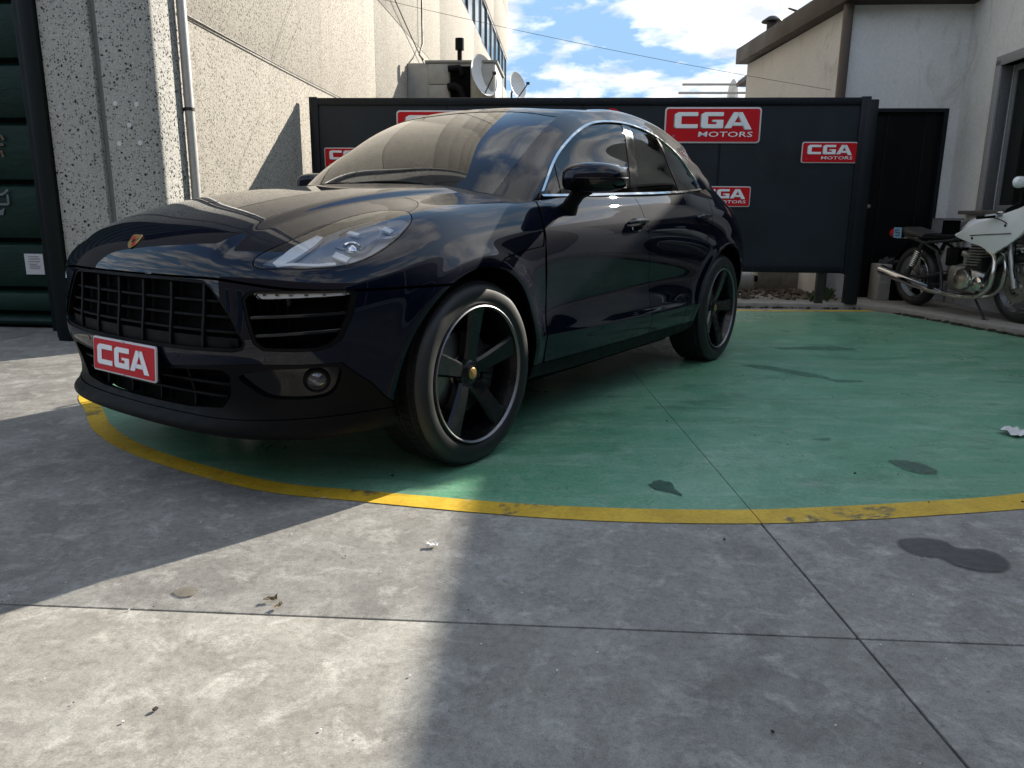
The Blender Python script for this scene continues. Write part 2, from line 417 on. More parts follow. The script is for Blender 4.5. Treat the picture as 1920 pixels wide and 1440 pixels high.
LOW.append([(0,.82,.28),(0,.905,.30),(0,.92,.38),(0,.945,.49),(0,.963,.60),(0,.973,.72),(0,.965,.82),(-.01,.93,.915),(-.03,.876,.99),(-.08,.832,1.023),(-.22,.812,1.043),(-.565,.82,1.065)])
LOW.append([(-.22,.82,.27),(-.22,.905,.29),(-.22,.92,.37),(-.22,.938,.48),(-.22,.95,.59),(-.22,.96,.71),(-.22,.957,.82),(-.225,.932,.918),(-.235,.888,.988),(-.265,.855,1.023),(-.36,.835,1.045),(-.60,.83,1.067)])
LOW.append([(-.45,.82,.26),(-.45,.905,.275),(-.45,.915,.35),(-.45,.93,.455),(-.45,.927,.58),(-.45,.937,.71),(-.45,.948,.83),(-.455,.94,.925),(-.465,.905,.988),(-.485,.877,1.028),(-.54,.855,1.054),(-.66,.84,1.072)])
LOW.append([(-.85,.82,.25),(-.85,.90,.265),(-.85,.92,.34),(-.85,.936,.435),(-.85,.915,.57),(-.85,.926,.70),(-.85,.943,.835),(-.85,.943,.93),(-.855,.915,.993),(-.86,.888,1.037),(-.865,.866,1.065),(-.87,.85,1.088)])
LOW.append([(-1.35,.82,.25),(-1.35,.90,.265),(-1.35,.922,.335),(-1.35,.94,.43),(-1.35,.914,.57),(-1.35,.924,.70),(-1.35,.942,.84),(-1.35,.943,.94),(-1.35,.916,1.003),(-1.35,.89,1.05),(-1.35,.868,1.08),(-1.35,.852,1.103)])
LOW.append([(-1.85,.82,.25),(-1.85,.90,.265),(-1.85,.922,.335),(-1.85,.94,.43),(-1.85,.916,.57),(-1.85,.927,.70),(-1.85,.944,.84),(-1.85,.944,.947),(-1.85,.918,1.013),(-1.85,.892,1.062),(-1.85,.868,1.094),(-1.85,.85,1.118)])
LOW.append([(-2.25,.82,.255),(-2.25,.90,.27),(-2.25,.922,.34),(-2.25,.938,.44),(-2.25,.932,.57),(-2.25,.945,.70),(-2.25,.957,.84),(-2.25,.95,.952),(-2.25,.922,1.022),(-2.25,.89,1.075),(-2.25,.864,1.11),(-2.25,.84,1.138)])
LOW.append([(-2.55,.82,.28),(-2.55,.905,.29),(-2.55,.92,.36),(-2.55,.945,.47),(-2.55,.958,.59),(-2.55,.968,.71),(-2.55,.968,.83),(-2.55,.95,.945),(-2.55,.915,1.03),(-2.55,.875,1.09),(-2.55,.84,1.13),(-2.55,.81,1.162)])
LOW.append([(-2.81,.82,.29),(-2.81,.905,.30),(-2.81,.92,.37),(-2.81,.945,.48),(-2.81,.963,.60),(-2.81,.972,.72),(-2.81,.968,.83),(-2.81,.945,.94),(-2.81,.905,1.03),(-2.81,.855,1.10),(-2.81,.81,1.15),(-2.81,.775,1.187)])
LOW.append([(-3.08,.80,.28),(-3.08,.89,.29),(-3.08,.905,.36),(-3.08,.93,.47),(-3.08,.948,.59),(-3.08,.955,.71),(-3.08,.948,.83),(-3.08,.92,.94),(-3.08,.88,1.03),(-3.08,.825,1.10),(-3.08,.77,1.16),(-3.08,.72,1.208)])
LOW.append([(-3.38,.74,.27),(-3.4,.82,.28),(-3.4,.84,.36),(-3.4,.865,.47),(-3.4,.885,.59),(-3.4,.89,.71),(-3.4,.875,.83),(-3.4,.84,.94),(-3.38,.79,1.03),(-3.35,.73,1.10),(-3.31,.66,1.17),(-3.27,.61,1.23)])
LOW.append([(-3.55,.60,.27),(-3.60,.66,.28),(-3.63,.67,.36),(-3.66,.69,.47),(-3.68,.70,.59),(-3.68,.70,.71),(-3.66,.69,.83),(-3.62,.66,.94),(-3.57,.62,1.03),(-3.52,.57,1.11),(-3.46,.52,1.19),(-3.40,.47,1.25)])
LOW.append([(-3.65,.32,.27),(-3.70,.35,.28),(-3.73,.36,.36),(-3.77,.37,.47),(-3.78,.37,.59),(-3.78,.37,.71),(-3.76,.36,.83),(-3.70,.34,.94),(-3.64,.32,1.03),(-3.58,.30,1.11),(-3.50,.27,1.19),(-3.43,.24,1.255)])
LOW.append([(-3.68,0,.27),(-3.73,0,.28),(-3.76,0,.36),(-3.80,0,.47),(-3.81,0,.59),(-3.80,0,.71),(-3.78,0,.83),(-3.72,0,.94),(-3.66,0,1.03),(-3.59,0,1.11),(-3.51,0,1.19),(-3.44,0,1.255)])
def gcol(B, M, T, Rr, S):
    """base, middle of the glass, top of the glass, roof, spine"""
    B, M, T, Rr, S = [np.array(q, float) for q in (B, M, T, Rr, S)]
    d = M-B
    return [B-d*.22, B, B*.5+M*.5+np.array([.012, .012*np.sign(B[1]), .006])*(1 if B[0] > -.7 else .6), M, M*.5+T*.5+np.array([.006, .006*np.sign(B[1]), .008]), T, T*.55+Rr*.45+np.array([0, .0, .012]), Rr, Rr*.5+S*.5+np.array([0, 0, .008]), S]
GH = [gcol((-0.3,0,1.12),(-0.655,0,1.375),(-1.04,0,1.545),(-1.28,0,1.578),(-1.5,0,1.588)),
 gcol((-0.315,0.25,1.119),(-0.665,0.24,1.37),(-1.045,0.22,1.541),(-1.285,0.2,1.575),(-1.53,0.0,1.589)),
 gcol((-0.365,0.47,1.112),(-0.705,0.44,1.357),(-1.065,0.4,1.531),(-1.295,0.34,1.568),(-1.56,0,1.592)),
 gcol((-0.43,0.615,1.1),(-0.76,0.57,1.338),(-1.095,0.515,1.515),(-1.315,0.44,1.564),(-1.6,0,1.595)),
 gcol((-0.515,0.735,1.08),(-0.835,0.672,1.316),(-1.15,0.6,1.5),(-1.35,0.506,1.564),(-1.65,0,1.598)),
 gcol((-0.61,0.8,1.06),(-0.925,0.73,1.298),(-1.24,0.654,1.488),(-1.41,0.544,1.567),(-1.7,0,1.601)),
 gcol((-0.76,0.832,1.06),(-1.06,0.757,1.291),(-1.37,0.676,1.486),(-1.53,0.565,1.577),(-1.78,0,1.604)),
 gcol((-1.0,0.845,1.077),(-1.26,0.767,1.302),(-1.52,0.687,1.495),(-1.63,0.576,1.592),(-1.85,0,1.611)),
 gcol((-1.35,0.848,1.092),(-1.51,0.772,1.31),(-1.69,0.692,1.502),(-1.77,0.58,1.602),(-1.95,0,1.619)),
 gcol((-1.75,0.848,1.107),(-1.83,0.772,1.315),(-1.93,0.691,1.498),(-1.97,0.579,1.603),(-2.1,0,1.623)),
 gcol((-2.15,0.838,1.127),(-2.17,0.765,1.311),(-2.22,0.683,1.474),(-2.24,0.571,1.59),(-2.3,0,1.618)),
 gcol((-2.5,0.815,1.152),(-2.5,0.745,1.301),(-2.5,0.666,1.441),(-2.5,0.556,1.565),(-2.52,0,1.603)),
 gcol((-2.85,0.765,1.187),(-2.84,0.7,1.301),(-2.8,0.634,1.404),(-2.76,0.534,1.529),(-2.72,0,1.583)),
 gcol((-3.12,0.71,1.212),(-3.08,0.65,1.3),(-3.02,0.59,1.385),(-2.95,0.5,1.499),(-2.85,0,1.562)),
 gcol((-3.28,0.6,1.227),(-3.2,0.55,1.307),(-3.1,0.508,1.387),(-3.02,0.42,1.49),(-2.95,0,1.544)),
 gcol((-3.42,0.4,1.247),(-3.3,0.37,1.325),(-3.17,0.33,1.415),(-3.07,0.26,1.502),(-3.0,0,1.532)),
 gcol((-3.45,0,1.247),(-3.32,0,1.33),(-3.19,0,1.42),(-3.1,0,1.502),(-3.02,0,1.528))]
low = bspline_surface(LOW, nu=20, nv=12)
gh = bspline_surface(GH, nu=20, nv=12)
if low.A[len(low.A)//3, 3:6] @ np.array([0, 1, 0]) < 0: pass
def fix_normals(tm):
    c = np.array([-1.4, 0, .7]); d = ((tm.A[:, :3]-c)*tm.A[:, 3:6]).sum(1)
    if np.median(d) < 0: tm.A[:, 3:6] *= -1; tm.T = tm.T[:, ::-1].copy()
    # triangle winding must agree with the normals
    T = tm.T; V = tm.A[:, :3]; fn = np.cross(V[T[:, 1]]-V[T[:, 0]], V[T[:, 2]]-V[T[:, 0]])
    if np.median((fn*tm.A[T[:, 0], 3:6]).sum(1)) < 0: tm.T = T[:, ::-1].copy()
    return tm
fix_normals(low); fix_normals(gh)
def near(tm, i, a, j, b, sel):
    """point of the surface whose coordinates i,j are a,b"""
    A = tm.A; d = (A[:, i]-a)**2+(A[:, j]-b)**2+np.where(sel, 0, 1e3)
    k = int(np.argmin(d)); p = A[k, :3].copy(); n = A[k, 3:6]
    o = 3-i-j; dd = a-p[i], b-p[j]
    if abs(n[o]) > .15: p[o] -= (n[i]*dd[0]+n[j]*dd[1])/n[o]
    p[i] = a; p[j] = b
    return Vector(p), Vector(n)
def on_front(y, z): return near(low, 1, y, 2, z, (low.x > .3) & (low.v < 7.2))
def on_side(x, z, s=1): return near(low, 0, x, 2, z, (low.y*s > .3) & (low.v > .8))
def on_top(x, y): return near(low, 0, x, 1, y, (low.v > 6))
def on_gside(x, z, s=1): return near(gh, 0, x, 2, z, (gh.y*s > .3) & (gh.v < 7))
def on_gtop(x, y): return near(gh, 0, x, 1, y, gh.A[:, 5] > .3)
# ---------------------------------------------------------------- the car
car = empty('parked_car', (-.9078, 3.4727, 0), R(235.4015))
tag(car, 'dark blue SUV with red CGA number plate parked across the green painted circle', 'car')
def sstep(x, a, b):
    t = np.clip((x-a)/(b-a), 0, 1); return t*t*(3-2*t)
def displace(tm, d):
    V = tm.A[:, :3]+tm.A[:, 3:6]*d[:, None]; T = tm.T
    fn = np.cross(V[T[:, 1]]-V[T[:, 0]], V[T[:, 2]]-V[T[:, 0]]); N = np.zeros_like(V)
    for k in range(3): np.add.at(N, T[:, k], fn)
    tm.A[:, :3] = V; N /= np.maximum(np.linalg.norm(N, axis=1), 1e-12)[:, None]
    bad = np.linalg.norm(N, axis=1) < .5; N[bad] = tm.A[bad, 3:6]; tm.A[:, 3:6] = N
# flares round the wheel arches, the bonnet's raised middle, the crease low on the doors
rf = np.hypot(low.x, low.z-.372); rr = np.hypot(low.x+2.807, low.z-.375); ay = low.ay
flare = .013*np.exp(-((rf-.45)/.045)**2)+.013*np.exp(-((rr-.455)/.045)**2)
d = np.where(ay > .6, flare*sstep(low.z, .25, .45), 0)
yl = .47+(.75-low.x)*.11
d += .011*(1-sstep(ay, yl-.035, yl+.03))*sstep(low.x, -.5, -.2)*sstep(low.v, 6.4, 7.6)
d += np.where((low.x < -.5) & (low.x > -2.4), .006*np.exp(-((low.z-.455-.01*(low.x+1.4))/.02)**2), 0)*(ay > .5)
displace(low, d)
arch = np.minimum(np.hypot(low.x, low.z-.372)-.432, np.hypot(low.x+2.807, low.z-.375)-.437)
body = clip(low, np.where(low.ay > .45, arch, 1.0), 1)
G = .0027
def seamz(t): return .786-.034*sstep(t.ay, .42, .85)
BON = [(2, .5), (.05, .5), (.02, .745), (-.07, .785), (-.13, .828), (-.30, .853), (-.455, .868), (-.468, .92), (-.485, .965), (-.515, 1.02), (-.545, 1.06), (-.60, 1.09), (-.60, 1.5), (2, 1.5)]
def f_bon(t):
    a = polyf(t.x, t.z, BON); b = seamz(t)-t.z
    return np.where(t.x > .12, b, a)
def f_cowl(t): return t.v-10.72
E1 = np.array([.74, -.67, 0]); E1 = E1/np.linalg.norm(E1); DV = np.array([.46, .51, .73]); DV /= np.linalg.norm(DV)
E1 = np.cross(DV, [0, 0, 1]); E1 /= np.linalg.norm(E1); E2 = np.cross(E1, DV)
def p2(P):
    P = np.array(P, float); P = P.copy(); P[:, 1] = np.abs(P[:, 1]); return np.stack([P@E1, P@E2], 1)
HL = [(.782,.600,.838),(.755,.598,.862),(.695,.617,.89),(.617,.635,.919),(.529,.644,.949),(.41,.652,.984),(.301,.678,1.007),(.236,.724,1.014),(.220,.774,1.007),(.250,.822,.984),(.299,.848,.956),(.371,.862,.916),(.452,.861,.876),(.528,.848,.846),(.6,.821,.829),(.684,.761,.821),(.751,.682,.821),(.785,.625,.825)]
HLp = crv(p2(HL), 6, True)
def f_hl(t):
    q = p2(t.A[:, :3]); f = polyf(q[:, 0], q[:, 1], HLp)
    return np.where((t.x > .05) & (t.z > .78) & (t.ay > .4), f, .2)
GR = [(0, .781), (.25, .781), (.43, .777), (.462, .758), (.545, .668), (.605, .578), (.598, .553), (.56, .543), (.35, .536), (0, .53)]
GR2 = GR[:-1]+[(-y, z) for y, z in GR[::-1]]          # both halves, |y| used so only y>0 matters
def fyz(poly, xmin=.35): return lambda t: np.where(t.x > xmin, polyf(t.ay, t.z, poly), .3)
f_gr = fyz([(-.3, .781)]+GR[1:-1]+[(-.3, .53)])
SLOT = [(.60, .742), (.625, .750), (.755, .7535), (.862, .7535), (.871, .742), (.866, .67), (.847, .592), (.826, .562), (.80, .553), (.758, .551), (.66, .553), (.63, .575), (.60, .66), (.585, .72)]
f_sl = fyz(SLOT, .3)
CLAD = [(-.3, .458), (.19, .464), (.42, .487), (.615, .506), (.838, .508), (.866, .43), (.888, .33), (.95, .25), (.95, 0), (-.3, 0)]
f_cl = fyz(CLAD, .30)
LIPZ = lambda t: t.z-(.298+.02*sstep(t.ay, .4, .9))
FOG = [(.553, .455), (.60, .472), (.662, .486), (.763, .492), (.822, .493), (.833, .485), (.828, .455), (.808, .404), (.777, .384), (.70, .381), (.632, .388), (.58, .423)]
f_fog = fyz(crv(FOG, 3, True), .3)
LOWG = [(-.3, .446), (.2, .452), (.42, .472), (.50, .475), (.522, .455), (.50, .38), (.46, .335), (.3, .322), (-.3, .32)]
f_lg = fyz(LOWG)
# --- bonnet
bonnet = clip(clip(clip(body, f_bon(body)+G), -(body.v*0+1) if False else f_cowl(clip(body, f_bon(body)+G))), 0*0+f_hl(clip(clip(body, f_bon(body)+G), f_cowl(clip(body, f_bon(body)+G))))-G, 1)
bo = tm_mesh('bonnet', bonnet, [PAINT], car, flange=.016, edge_mat=MATBLK)
cowl = clip(clip(body, f_cowl(body)-.02, 1), -(body.x[:0].sum()+clip(body, f_cowl(body)-.02, 1).x+.70))
tm_mesh('windscreen_cowl', cowl, [SATIN], car, flange=.03, offset=-.004)
# --- front bumper
fb = clip(body, .15-body.x); fb = clip(fb, fb.z-seamz(fb)+G*2.2)
fb = clip(fb, f_gr(fb), 1); fb = clip(fb, f_sl(fb), 1)
lowpart = clip(fb, f_cl(fb)+.001)
fbp = clip(fb, f_cl(fb)-.001, 1)
bumper = tm_mesh('front_bumper', fbp, [PAINT], car, flange=.022, edge_mat=GLOSSBLK)
lip = clip(lowpart, LIPZ(lowpart)+.001)
clad = clip(lowpart, LIPZ(lowpart)-.002, 1); clad = clip(clad, f_fog(clad), 1); clad = clip(clad, f_lg(clad), 1)
cl = tm_mesh('lower_cladding', clad, [SATIN], bumper, flange=.03, offset=-.003, edge_mat=MATBLK)
# lip grows forwards a little
lip.A[:, :3] += lip.A[:, 3:6]*(.018*np.exp(-((lip.z-.262)/.022)**2))[:, None]
tm_mesh('spoiler_lip', lip, [SATIN], bumper, flange=.05)
# --- grille
back = clip(body, .3-body.x); g0 = clip(back, f_gr(back)-.004)
grille = tm_mesh('grille', g0, [MATBLK], car, flange=0, offset=-.055)
fr = clip(clip(back, f_gr(back)), f_gr(clip(back, f_gr(back)))+.011, 1)
tm_mesh('grille_frame', fr, [SATIN], grille, flange=.03, offset=-.006)
def bar_along(pts, w, depth, name, mat, parent, rec=.014, bevel=.0):
    """a bar that follows the surface; w: half width vector"""
    mb = MB(); m = len(pts); V = []; F = []
    for p, n in pts:
        q = Vector(p)-n*rec; b = q-Vector((1, 0, 0))*depth
        V += [q+Vector(w), q-Vector(w), b-Vector(w), b+Vector(w)]
    for i in range(m-1):
        for k in range(4): F.append((i*4+k, i*4+(k+1) % 4, i*4+4+(k+1) % 4, i*4+4+k))
    F += [(0, 1, 2, 3), tuple(range(m*4-4, m*4))]
    mb.add(V, F); return mb.build(name, mat, parent, bevel=.0015, seg=1)
for y in (-.413, -.248, -.083, .083, .248, .413):
    zt, zb = .765, .542
    bar_along([on_front(y, z) for z in np.linspace(zb, zt, 7)], (0, .007, 0), .03, 'grille_bar', SATIN, grille, rec=.016)
for z, yw in ((.708, .50), (.658, .54), (.608, .575)):
    bar_along([on_front(y, z) for y in np.linspace(-yw, yw, 25)], (0, 0, .0045), .03, 'grille_slat', SATIN, grille, rec=.02)
bar_along([on_front(y, .566) for y in np.linspace(-.56, .56, 25)], (0, 0, .022), .02, 'grille_base', SATIN, grille, rec=.026)
# --- side intakes with daytime lights
for s in (1, -1):
    b = side(clip(back, f_sl(back)-.004), s)
    it = tm_mesh('air_intake', b, [MATBLK], car, flange=0, offset=-.07)
    fr = side(clip(clip(back, f_sl(back)), f_sl(clip(back, f_sl(back)))+.010, 1), s)
    tm_mesh('intake_frame', fr, [SATIN], it, flange=.045, offset=-.003)
    for z0, z1, ya, yb in ((.660, .676, .60, .862), (.600, .618, .625, .846)):
        bar_along([on_front(s*y, z0+(z1-z0)*k/14) for k, y in enumerate(np.linspace(ya, yb, 15))], (0, 0, .0055), .05, 'intake_slat', GLOSSBLK, it, rec=.008)
    # inner fins seen in the opening
    for k, y in enumerate(np.linspace(.64, .73, 4)):
        p, n = on_front(s*y, .65); mb = MB(); mb.box(p-n*.045, (.02, .006, .16)); mb.build('intake_fin', GLOSSBLK, it)
    fl = MB(); pts = [on_front(s*y, .565) for y in np.linspace(.655, .80, 8)]
    V = []; [V.extend([p-n*.004, p-n*.075]) for p, n in pts]
    fl.add(V, [(2*i, 2*i+2, 2*i+3, 2*i+1) for i in range(7)]); fl.build('intake_floor', GLOSSBLK, it)
    dz = [(.622, .741), (.64, .7475), (.755, .7505), (.860, .7505), (.868, .741), (.858, .734), (.80, .730), (.66, .722), (.645, .724)]
    fd = fyz(dz); dl = side(clip(back, fd(back)), s)
    lamp = tm_mesh('daytime_light', dl, [LENS], car, flange=.012, offset=.001)
    dl2 = side(clip(back, fd(back)+.002), s); tm_mesh('light_strip', dl2, [WHITELAMP], lamp, flange=0, offset=-.012)
    for k, y in enumerate(np.linspace(.66, .85, 6)):
        p, n = on_front(s*y, .737+.002*k/5); mb = MB(); mb.box(p-n*.006, (.006, .012, .006)); mb.build('light_cell', CHROME, lamp)
    # fog pod
    fp = side(clip(back, f_fog(back)-.003), s); pod = tm_mesh('fog_light_pod', fp, [GLOSSBLK], car, flange=0, offset=-.018)
    p, n = on_front(s*.782, .444); mb = MB()
    rot = n.to_track_quat('Z', 'Y').to_matrix(); mb.lathe([(0, .004), (.030, .002), (.036, 0), (.043, .004), (.046, -.004), (.046, -.05)], 28)
    mb.v = [tuple(rot @ Vector(q)+p-n*.012) for q in mb.v]; fg = mb.build('fog_light', SATIN, car, recalc=False)
    mb = MB(); mb.lathe([(0, .010), (.010, .008), (.020, .003), (.028, -.004), (.031, -.004)], 24); mb.v = [tuple(rot @ Vector((q[0], q[1], q[2]+.006))+p-n*.012) for q in mb.v]; mb.build('lamp_glass', plain('smoked_lamp_glass', (.10, .10, .11), .06, .6, coat=.6), fg, recalc=False)
# lower centre grille
lg = clip(back, f_lg(back)-.004); lgo = tm_mesh('lower_grille', lg, [MATBLK], car, flange=0, offset=-.06)
for z, w in ((.415, .50), (.37, .47)):
    bar_along([on_front(y, z) for y in np.linspace(-w, w, 21)], (0, 0, .005), .04, 'lower_slat', SATIN, lgo, rec=.018)
for y in (-.3, -.1, .1, .3):
    bar_along([on_front(y, z) for z in np.linspace(.325, .455, 6)], (0, .005, 0), .03, 'lower_bar', SATIN, lgo, rec=.024)
for y in (-.35, .35):
    pass
for y, z in ((-.55, .50), (.655, .525), (.30, .515), (-.30, .515)):
    p, n = on_front(y, z); mb = MB(); mb.lathe([(0, .001), (.009, .001), (.011, -.002)], 16); rot = n.to_track_quat('Z', 'Y').to_matrix()
    mb.v = [tuple(rot @ Vector(q)+p+n*.001) for q in mb.v]; mb.build('parking_sensor', PAINT, bumper, recalc=False)
# --- wings behind the front wheels
def f_wing(t): return np.maximum(np.maximum(t.x-.1, -(t.x+.475+.045*sstep(-t.z, -.85, -.60))), np.maximum(f_bon(t)*-1, .335-t.z))
w0 = clip(body, f_wing(body)+G)
for s in (1, -1): tm_mesh('front_wing', side(w0, s), [PAINT], car, flange=.02, edge_mat=MATBLK)
# --- doors
FD = [(-.528, .335), (-.528, .60), (-.508, .73), (-.478, .87), (-.49, .965), (-.52, 1.02), (-.548, 1.06), (-.60, 1.088), (-.62, 1.2), (-1.56, 1.2), (-1.535, 1.09), (-1.528, .96), (-1.56, .86), (-1.60, .77), (-1.655, .60), (-1.665, .45), (-1.655, .335)]
RD = [(-1.655, .335), (-1.665, .45), (-1.655, .60), (-1.60, .77), (-1.56, .86), (-1.528, .96), (-1.535, 1.09), (-1.56, 1.25), (-2.74, 1.25), (-2.725, 1.15), (-2.63, 1.06), (-2.53, .96), (-2.42, .87), (-2.34, .79), (-2.26, .66), (-2.20, .50), (-2.165, .335)]
f_fd = lambda t: polyf(t.x, t.z, FD); f_rd = lambda t: polyf(t.x, t.z, RD)
fdm = clip(body, f_fd(body)+G); rdm = clip(body, f_rd(body)+G)
doors = {}
for s in (1, -1):
    doors[s, 0] = tag(tm_mesh('door', side(fdm, s), [PAINT], car, flange=.02, edge_mat=MATBLK), 'front door carrying the wing mirror')
    doors[s, 1] = tag(tm_mesh('door', side(rdm, s), [PAINT], car, flange=.02, edge_mat=MATBLK), 'rear door with dark privacy glass')
# --- sills
sl = clip(clip(body, np.maximum(body.z-.335+G, np.maximum(body.x-.05, -(body.x+2.75)))), 1e9*0+.0-clip(body, np.maximum(body.z-.335+G, np.maximum(body.x-.05, -(body.x+2.75)))).ay+.3)
for s in (1, -1): tm_mesh('sill', side(sl, s), [SATIN], car, flange=.02, offset=-.003)
# --- rear body: everything behind the rear doors
rest = clip(body, np.maximum(body.x+1.9, -f_rd(body)+G)); rest = clip(rest, np.where(rest.x > -2.75, .335-rest.z, -1))
rest = clip(rest, np.where(rest.x > -2.6, np.maximum(-2.165-rest.x, -1)*-1*-1, -1)) if False else rest
rq = clip(rest, -(rest.x+3.45)); rt = clip(rest, rest.x+3.45+G*2)
for s in (1, -1): tm_mesh('quarter_panel', side(rq, s), [PAINT], car, flange=.02, edge_mat=MATBLK)
rb = clip(rt, rt.z-.86); tgt = clip(rt, rt.z-.86-G*2, 1)
tm_mesh('rear_bumper', rb, [PAINT], car, flange=.02); tm_mesh('tailgate', tgt, [PAINT], car, flange=.02)
# --- headlights
hl = clip(body, f_hl(body)+.0015)
def deep(P, dep, s):
    """a point just under the surface, on the s side"""
    P = Vector((P[0], s*P[1], P[2])); k = int(np.argmin(((low.A[:, :3]-np.array(P))**2).sum(1))); n = Vector(low.A[k, 3:6]); return P-n*((P-Vector(low.A[k, :3])).dot(n))-n*dep, n
def lamp_box(P, size, dep, s, name, mat, parent, rz=0, sh=None):
    p, n = deep(P, dep, s); e = Vector((-.2, s*.98, .0)); e = (e-n*e.dot(n)).normalized(); g = n.cross(e)
    if rz: e, g = e*math.cos(rz)+g*math.sin(rz), g*math.cos(rz)-e*math.sin(rz)
    m = Matrix((e, g, n)).transposed(); mb = MB(); mb.box((0, 0, 0), size); mb.v = [tuple(m @ Vector(q)+p) for q in mb.v]
    return mb.build(name, mat, parent, bevel=.003)
def lamp_strip(pts, w, dep, s, name, mat, parent):
    mb = MB(); V = []
    C = crv(pts, 6)
    for i, q in enumerate(C):
        p, n = deep(q, dep, s); a = Vector(C[max(i-1, 0)]); b = Vector(C[min(i+1, len(C)-1)]); t = (b-a); t.y *= s; t.normalize(); k = n.cross(t).normalized()
        ww = w(i/(len(C)-1)) if callable(w) else w
        V += [p+k*ww, p-k*ww, p-k*ww-n*.012, p+k*ww-n*.012]
    m = len(C); F = []
    for i in range(m-1):
        for k in range(4): F.append((i*4+k, i*4+(k+1) % 4, i*4+4+(k+1) % 4, i*4+4+k))
    F += [(0, 1, 2, 3), tuple(range(m*4-4, m*4))]
    mb.add(V, F); return mb.build(name, mat, parent)
for s in (1, -1):
    h = tm_mesh('headlight', side(hl, s), [LENS], car, flange=.004)
    h2 = side(clip(body, f_hl(body)-.006), s); tm_mesh('lamp_housing', h2, [LAMPDARK], h, flange=0, offset=-.034)
    h3 = side(clip(clip(body, f_hl(body)), f_hl(clip(body, f_hl(body)))+.007, 1), s); tm_mesh('lamp_rim', h3, [SATIN], h, flange=.045, offset=-.004)
    lamp_strip([(.745,.655,.845),(.70,.668,.872),(.653,.668,.894),(.60,.668,.917),(.548,.662,.94)], lambda t: .012+.014*math.sin(math.pi*t)*1, .018, s, 'guide_sky_glint', WHITELAMP, h)
    lamp_strip([(.742,.665,.84),(.70,.705,.842),(.655,.755,.838),(.60,.795,.842)], .006, .016, s, 'guide_sky_glint', WHITELAMP, h)  # white strip standing in for sky reflected along the lens bottom
    for P, sz in (((.461,.737,.946), (.045, .02, .012)), ((.359,.806,.957), (.038, .026, .012)), ((.573,.794,.867), (.055, .03, .012))):
        lamp_box(P, sz, .02, s, 'led_lamp', WHITELAMP, h)
    lamp_box((.555, .735, .90), (.05, .03, .012), .03, s, 'led_lamp', WHITELAMP, h) if False else None
    lamp_strip([(.775,.612,.838),(.755,.650,.832),(.72,.705,.828)], .012, .024, s, 'inner_bezel', GLOSSBLK, h)
    lamp_strip([(.50,.705,.945),(.43,.70,.968),(.36,.715,.985),(.30,.745,.99)], .004, .022, s, 'reflector_edge', CHROME, h)
    lamp_box((.50, .765, .908), (.085, .075, .004), .030, s, 'lamp_bezel', LAMPDARK, h)
    p, n = deep((.51,.781,.906), .026, s); rot = n.to_track_quat('Z', 'Y').to_matrix(); mb = MB()
    mb.lathe([(0, .012), (.018, .008), (.026, 0), (.032, .002), (.034, -.02)], 24); mb.v = [tuple(rot @ Vector(q)+p) for q in mb.v]; mb.build('projector_lens', CHROME, h, recalc=False)
    lamp_strip([(.53,.80,.885),(.50,.82,.885),(.475,.822,.897),(.42,.815,.925),(.372,.838,.934),(.335,.842,.945)], .006, .018, s, 'chrome_trim', CHROME, h)
# --- greenhouse
us = np.minimum(gh.u, 32-gh.u) if gh.u.max() > 16.5 else gh.u
f_ws0 = lambda t: np.maximum(t.u-(3.42+.10*(t.v-1)), t.v-4.92)
DLO = crv([(-.640, 1.078), (-.80, 1.225), (-1.03, 1.368), (-1.22, 1.452), (-1.42, 1.502), (-1.70, 1.525), (-2.0, 1.514), (-2.25, 1.474), (-2.45, 1.408), (-2.60, 1.310), (-2.705, 1.182)], 6)
BELT = [(-2.62, 1.172), (-2.25, 1.146), (-1.85, 1.127), (-1.35, 1.108), (-1.0, 1.094)]
DLOp = np.concatenate([DLO, np.array(BELT)])
f_dlo = lambda t: np.where(t.ay > .4, polyf(t.x, t.z, DLOp), .3)
shell = clip(gh, f_ws0(gh), 1); shell = clip(shell, f_dlo(shell), 1)
f_rw = lambda t: np.maximum(-(t.x+2.9)*-1 if False else np.maximum(t.x+3.03, t.ay-(.50)), np.maximum(t.v-4.6, 1.3-t.v))
shell = clip(shell, f_rw(shell), 1)
roofm = clip(shell, 5.35-shell.v) if False else shell
roof = tm_mesh('roof', roofm, [PAINT], car, flange=.02, edge_mat=GLOSSBLK)
wsm = clip(gh, f_ws0(gh)+.012); ws = tm_mesh('windscreen', wsm, [WSCREEN], car, flange=0, offset=-.002)
wsb = clip(clip(gh, f_ws0(gh)+.01), np.maximum(clip(gh, f_ws0(gh)+.01).u-(3.16+.10*(clip(gh, f_ws0(gh)+.01).v-1)), np.maximum(clip(gh, f_ws0(gh)+.01).v-4.72, 1.28-clip(gh, f_ws0(gh)+.01).v)), 1)
tm_mesh('windscreen_border', wsb, [GLOSSBLK], ws, flange=0, offset=-.006)
rw = clip(gh, f_rw(gh)+.01); tm_mesh('rear_window', rw, [PRIVACY], car, flange=0, offset=-.002)
TRIM = .010
